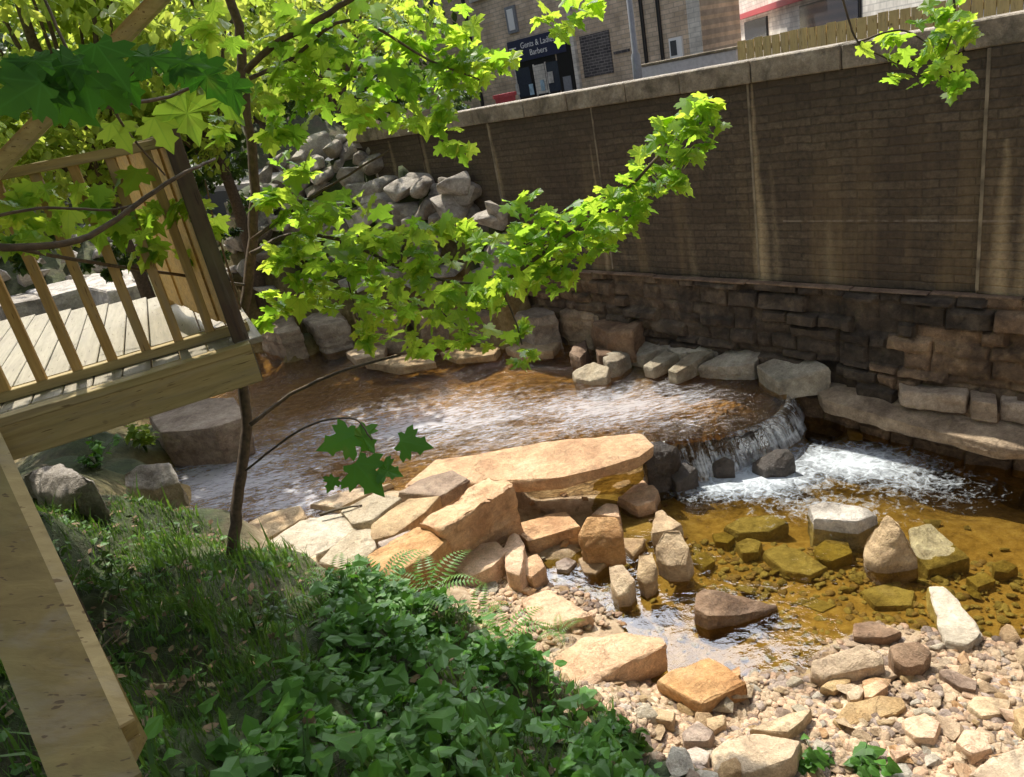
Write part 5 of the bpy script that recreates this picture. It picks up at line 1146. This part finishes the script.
V = []; Fc = []
for pts, r0, r1 in [([(-40, 92, 2.0), (40, 108, 2.1), (110, 106, 2.2), (170, 96, 2.4), (215, 78, 2.5)], .007, .004), ([(108, 106, 2.2), (88, 85, 2.3), (65, 45, 2.4), (45, 0, 2.5)], .005, .004), ([(112, 106, 2.2), (130, 135, 2.5), (165, 175, 2.8)], .004, .003), ([(108, 106, 2.2), (125, 80, 2.2), (150, 60, 2.15)], .003, .002)]:
    branch(V, Fc, [atd(*p) for p in pts], r0, r1)
addc(mesh_obj('stem', V, Fc, M_BARK, OV, smooth=True), OV)
OB = empty('bare_branch', tuple(atd(-40, 240, 3.0))); tag(OB, 'thick dark bare limb crossing in front of the deck railing', 'branch')
V = []; Fc = []; branch(V, Fc, [atd(-40, 243, 3.0), atd(30, 247, 3.0), atd(90, 236, 3.1), atd(135, 205, 3.2), atd(185, 172, 3.3), atd(215, 160, 3.5)], .015, .006); branch(V, Fc, [atd(-40, 225, 3.0), atd(40, 208, 3.1), atd(110, 210, 3.2), atd(140, 202, 3.2)], .006, .004)
addc(mesh_obj('limb', V, Fc, M_BARK, OB, smooth=True), OB)
# --- sprig at upper right
SG = empty('hanging_sprig', tuple(atd(846, 0, 4.2))); tag(SG, 'bright green leafy sprig hanging in front of the wall at upper right', 'branch')
V = []; Fc = []
for pts in [[(835, -30, 4.2), (846, 10, 4.2), (858, 42, 4.2), (885, 58, 4.2), (925, 78, 4.2)], [(950, -30, 4.2), (955, 20, 4.2), (945, 55, 4.2), (940, 80, 4.2)], [(858, 42, 4.2), (900, 30, 4.2), (930, 45, 4.2)]]: branch(V, Fc, [atd(*p) for p in pts], .006, .003)
addc(mesh_obj('stem', V, Fc, M_BARK, SG, smooth=True), SG)
items = []
for x, y, r, n in [(880, 45, 14, 5), (905, 52, 18, 8), (935, 62, 24, 14), (950, 40, 22, 12), (945, 18, 20, 9), (965, 28, 14, 8), (925, 80, 14, 5), (955, 82, 16, 9), (895, 76, 8, 3), (935, 12, 16, 5)]:
    R_ = r * 4.2 / FPX; items += leaf_items(atd(x, y, 4.2), (R_, R_, R_ * .8), n, .095, (.4, 1.3))
addc(link(bpy.data.objects.new('foliage', stuff_mesh('foliage', [M_LEAF], items, LP)), SG), SG)

# --- background trees and shrubs
def bgtree(name, px, py, dist, R, n, mat, label, cat='tree', size=.22, sq=.75, trunk=True, group=None):
    c = atd(px, py, dist); gz = tz(c[0], c[1]); gz = min(gz, c[2] - R * .5)
    o = empty(name, (c[0], c[1], gz)); tag(o, label, cat, group)
    loc = np.array([c[0], c[1], gz]); items = []
    cl = []
    for _ in range(int(n / 70) + 3):
        u = NR.normal(size=3); u /= np.linalg.norm(u); cl.append((c + u * R * np.array([1, 1, sq]) * NR.uniform(.45, 1.0), R * NR.uniform(.18, .36)))
    for cc, rr in cl:
        items += [(0, T, p - loc, rv, 0) for (_, T, p, rv, _) in leaf_items(cc, (rr, rr, rr * .7), 70, size, (.2, 1.3), 1, rvb=NR.uniform(.2, .9))]
    link(bpy.data.objects.new('crown', stuff_mesh('crown', [mat], items, SPR)), o)
    if trunk:
        V = []; Fc = []; h = c[2] - gz
        tube(V, Fc, smooth_path([(0, 0, -.3), (.1, .05, h * .4), (-.1, 0, h), (.1, 0, h + R * .5)], 4), np.linspace(.14, .04, 13), 8)
        for cc, rr in cl[::3]:
            q = cc - loc; a = np.array([0, 0, h * .5]) ; tube(V, Fc, smooth_path([a, (a + q) / 2 + (0, 0, .2), q], 3), np.linspace(.05, .015, 7), 5)
        mesh_obj('trunk', V, Fc, M_BARK, o, smooth=True)
    return o
bgtree('broadleaf_tree', 40, 40, 13, 2.4, 4200, M_BG1, 'bright yellow-green tree at far upper left behind the sloping rail')
bgtree('broadleaf_tree', 170, 20, 15, 2.4, 4200, M_BG1, 'bright tree behind the sapling trunk at upper left')
bgtree('broadleaf_tree', 310, 0, 20, 2.6, 4200, M_BG1, 'bright tree between the sapling trunk and the shop terrace')
bgtree('broadleaf_tree', 240, 60, 25, 2.6, 3000, M_BG2, 'darker tree above the heap of boulders')
bgtree('broadleaf_tree', 345, 75, 25, 2.2, 2600, M_BG2, 'dark shrubby tree where the wall meets the boulder heap')
bgtree('shrub', 60, 150, 12, 1.5, 2600, M_BG1, 'pale green shrub seen just over the deck handrail', 'shrub', .14, trunk=False)
bgtree('shrub', 150, 130, 14, 1.3, 2200, M_BG1, 'pale green shrub over the boarded end of the deck', 'shrub', .14, trunk=False)
bgtree('shrub', -40, 150, 11, 1.5, 2200, M_BG1, 'pale green shrub at the left edge beyond the railing', 'shrub', .14, trunk=False)
bgtree('shrub', 205, 170, 15, 1.0, 1500, M_BG2, 'dark green shrub behind the dark newel post', 'shrub', .14, trunk=False)
for k, (x, y, l) in enumerate([(55, 228, 'first'), (110, 262, 'mid'), (20, 262, 'low'), (215, 240, 'x')]):
    bgtree('shrub', x, y, 11.5, .35, 300, M_BG2, ['small dark shrub among the boulders above the balusters', 'small dark shrub between boulders behind the middle balusters', 'small dark shrub low behind the left balusters', 'small dark shrub behind the newel post foot'][k], 'shrub', .10, trunk=False)
bgtree('shrub', 452, 98, 13.6, .42, 1100, M_BG2, 'rounded dark shrub on the street above the end of the wall', 'shrub', .08, trunk=False)
bgtree('shrub', 768, 305, 9.2, .14, 90, M_BG2, 'tiny green plant rooted in the old wall', 'plant', .06, trunk=False)
# dark hillside trees far behind
for k, (x, y, d, l) in enumerate([(-60, 60, 30, 'far dark tree on the hillside at the left edge'), (90, 60, 34, 'far dark tree on the hillside behind the bright trees'), (210, 50, 36, 'far dark tree on the hillside behind the sapling top'), (330, 50, 38, 'far dark tree on the hillside beside the terrace')]):
    bgtree('hillside_tree', x, y, d, 5.0, 3600, M_BG2, l, 'tree', .42)

# --- bank: grass, ivy, litter
BANKW = [(-7, 1.5), (-7, 5.2), (-4.6, 6.3), (-3.4, 6.6), (-2.5, 5.6), (-1.6, 5.0), (-.9, 4.7), (-.3, 4.1), (.2, 3.5), (.6, 2.9), (.6, 1.0), (-3, .6)]
gi = []
bl = (np.array([(-.5, 0, 0), (.5, 0, 0), (.38, .3, .38), (-.38, .3, .38), (0, 1, .62)]) * np.array([.05, .5, 1]), [(0, 1, 2, 3), (3, 2, 4)])
def bankpts(n):
    out = np.zeros((0, 2))
    while len(out) < n:
        P = np.stack([NR.uniform(-6, .8, n), NR.uniform(1, 6.7, n)], 1)
        out = np.concatenate([out, np.array([p for p in P if inpoly(p[0], p[1], BANKW)])])
    P = out[:n]; return P, terr(P[:, 0], P[:, 1])
P, zz_ = bankpts(52000)
for (x, y), z in zip(P, zz_):
    if z < .5: continue
    dn = noise.noise(Vector((x * 1.6, y * 1.6, 2)));
    if dn < -.3 + NR.normal() * .2: continue
    T = rotm(0, 0, NR.uniform(0, 6.28)) @ rotm(NR.uniform(-.1, .6), 0, 0); s = NR.uniform(.05, .16) * (1.4 if dn > .15 else 1) * (2.1 if NR.rand() < .07 else 1)
    gi.append((0, T * s, np.array([x, y, z - .01]), NR.rand(), 0))
tag(link(bpy.data.objects.new('grass', stuff_mesh('grass', [M_GRASS], gi, [bl]))), 'rough shaded grass growing over the near bank', 'grass', kind='stuff')
IVY = [(330, 600), (400, 590), (440, 615), (500, 650), (560, 690), (630, 735), (700, 790), (700, 830), (180, 830), (230, 760), (290, 690), (330, 650)]
WI = [at(x, y, 1.0 if y > 700 else 1.1)[:2] for x, y in IVY]; WI = [ground(x, min(y, 776)) [:2] for x, y in IVY]
WI[-5] = (ground(200, 776)[0], 1.6); WI[-6] = (.75, 1.6)
items = []
lo = np.min(WI, 0); hi = np.max(WI, 0); cnt = 0
while cnt < 4300:
    x, y = NR.uniform(lo[0], hi[0]), NR.uniform(lo[1], hi[1])
    if not inpoly(x, y, WI): continue
    cnt += 1; cl_ = noise.noise(Vector((x * 2.2, y * 2.2, 7)))
    if cl_ < -.25 and NR.rand() < .75: continue
    z = tz(x, y) + NR.uniform(.0, .16) + .12 * cl_ + .06 * noise.noise(Vector((x * 3, y * 3, 0)))
    T = rotm(0, 0, NR.uniform(0, 6.28)) @ rotm(-NR.uniform(-.2, .9), NR.normal() * .3, 0)
    items.append((0, T * NR.uniform(.03, .10), np.array([x, y, z]), NR.rand(), 0))
for _ in range(900):
    x, y = NR.uniform(lo[0], hi[0]), NR.uniform(lo[1], hi[1])
    if not inpoly(x, y, WI): continue
    T = rotm(0, 0, NR.uniform(0, 6.28)) @ rotm(-NR.uniform(-.1, 1.1), NR.normal() * .4, 0)
    items.append((NR.randint(1, 4), T * NR.uniform(.05, .13), np.array([x, y, tz(x, y) + NR.uniform(.05, .3)]), NR.uniform(.5, 1), 0))
P, zz_ = bankpts(2600)
for (x, y), z in zip(P, zz_):
    if z < .6 : continue
    T = rotm(0, 0, NR.uniform(0, 6.28)) @ rotm(-NR.uniform(-.2, .7), 0, 0); items.append((0, T * NR.uniform(.03, .08), np.array([x, y, z + NR.uniform(0, .06)]), NR.rand(), 0))
tag(link(bpy.data.objects.new('ivy', stuff_mesh('ivy', [M_IVY], items, [IP[0], SPR[0], curl(IP[0], 9), curl(SPR[0], 5)]))), 'glossy green ivy covering the lower bank at the bottom of the view', 'ivy', kind='stuff')
# leaf litter and twigs
P, zz_ = bankpts(2600); items = []
M_LIT = plain('dead_leaf', (.20, .13, .07), .8, ns=8, amt=.5); M_TWIG = plain('dry_twig', (.22, .17, .11), .8, ns=20, amt=.3)
tw = (np.array([(-.5, -.02, 0), (.5, -.015, .02), (.5, .015, .02), (-.5, .02, 0), (-.5, 0, .04), (.5, 0, .05)]), [(0, 1, 2, 3), (0, 1, 5, 4), (3, 2, 5, 4)])
for i, ((x, y), z) in enumerate(zip(P, zz_)):
    if z < .6: continue
    if i % 7 == 0: items.append((1, rotm(NR.normal() * .15, NR.normal() * .15, NR.uniform(0, 6.28)) * NR.uniform(.05, .2), np.array([x, y, z + .03]), .5, 1))
    else: items.append((0, rotm(NR.normal() * .4, NR.normal() * .4, NR.uniform(0, 6.28)) * NR.uniform(.03, .08), np.array([x, y, z + .02]), .5, 0))
tag(link(bpy.data.objects.new('leaf_litter', stuff_mesh('leaf_litter', [M_LIT, M_TWIG], items, [SPR[0], tw]))), 'dead leaves and twigs lying on the near bank', 'leaf litter', kind='stuff')

# --- ferns
def fern(px, py, n, L, label, lift=1.0):
    g = ground(px, py); L *= 1.35; g = (g[0], g[1], g[2] + .06); o = empty('fern', g); tag(o, label, 'fern', 'ferns on the bank edge')
    for k in range(n):
        az = k * 6.283 / n + NR.uniform(-.4, .4); l = L * NR.uniform(.7, 1.1); V = []; Fc = []; RV = []
        m = 16; path = []
        for i in range(m + 1):
            s = i / m; r_ = l * s * .85; z = l * (.95 * s - .75 * s * s) * lift; path.append(np.array([math.cos(az) * r_, math.sin(az) * r_, z]))
        sd_ = np.array([-math.sin(az), math.cos(az), 0])
        for i in range(1, m):
            s = i / m; wdt = l * .26 * math.sin(math.pi * min(1, s * .85 + .15)) ** .8 * (1 - s * .55); fw = path[i + 1] - path[i]; fw = fw / np.linalg.norm(fw)
            for sg_ in (-1, 1):
                b = len(V); p = path[i]; q = sd_ * sg_
                V += [p, p + q * wdt * .5 + fw * l * .028, p + q * wdt + fw * l * .05 - (0, 0, wdt * .2), p + q * wdt * .5 - fw * l * .014]; Fc.append((b, b + 1, b + 2, b + 3))
        fr = mesh_obj('frond', V, Fc, M_FERN, o); a = fr.data.attributes.new('rv', 'FLOAT', 'POINT'); a.data.foreach_set('value', [float(NR.rand())] * len(V))
for a in [(385, 590, 6, .34, 'fern in front of the flat-topped orange block'), (432, 605, 7, .38, 'fern at the top of the ivy below the ridged block'), (505, 650, 7, .34, 'fern leaning over the stones beside the flat orange slab'), (340, 590, 5, .28, 'small fern on the bank right of the sapling foot'), (560, 640, 5, .2, 'little fern between the slab and the largest boulder'), (480, 625, 6, .28, 'fern between two others at the ivy edge')]: fern(*a)
# --- small plants
def plant(px, py, n, h, size, mat, label, cat='plant', proto=0):
    g = ground(px, py); o = empty('leafy_plant', g); tag(o, label, cat); V = []; Fc = []; it = []
    for k in range(n):
        q = np.array([NR.normal() * h * .35, NR.normal() * h * .35, h * NR.uniform(.5, 1.1)]); branch(V, Fc, [(0, 0, -.03), (q[0] * .3, q[1] * .3, q[2] * .6), q], .004, .002, 3)
        for _ in range(7): it += leaf_items(q * NR.uniform(.4, 1), (.04, .04, .04), 1, size, (.1, .9), 1)
    mesh_obj('stem', V, Fc, M_GRASS, o); link(bpy.data.objects.new('leaves', stuff_mesh('leaves', [mat], it, IP)), o)
plant(148, 455, 12, .45, .11, M_BG1, 'sunlit yellow-green plant under the edge of the deck beside the reddish boulder')
plant(100, 470, 9, .35, .09, M_IVY, 'dark leafy plant between the two grey rocks under the deck')
plant(815, 768, 4, .12, .09, M_IVY, 'small bluish-green plant at the bottom in front of the broad slab')
plant(862, 774, 5, .12, .10, M_IVY, 'bright green plant at the bottom right of the small bluish one')
plant(640, 760, 6, .18, .09, M_GRASS, 'bright leafy tuft at the right tip of the ivy')
for k, (x, y) in enumerate([(60, 560), (120, 600), (260, 640), (180, 540)]):
    plant(x, y, 7, .22, .05, M_GRASS, ['leafy weed beside the edge of the near board', 'leafy weed in the middle of the shaded grass', 'leafy weed in the grass below the sapling', 'leafy weed near the grass edge left of the sapling'][k])
# a dead stick on the bedrock
V = []; Fc = []; branch(V, Fc, [at(320, 515, .62), at(340, 509, .63), at(362, 505, .62)], .018, .008); tag(mesh_obj('stick', V, Fc, M_POST, smooth=True), 'dark stick lying on the pale bedrock below the hanging leaves', 'stick')
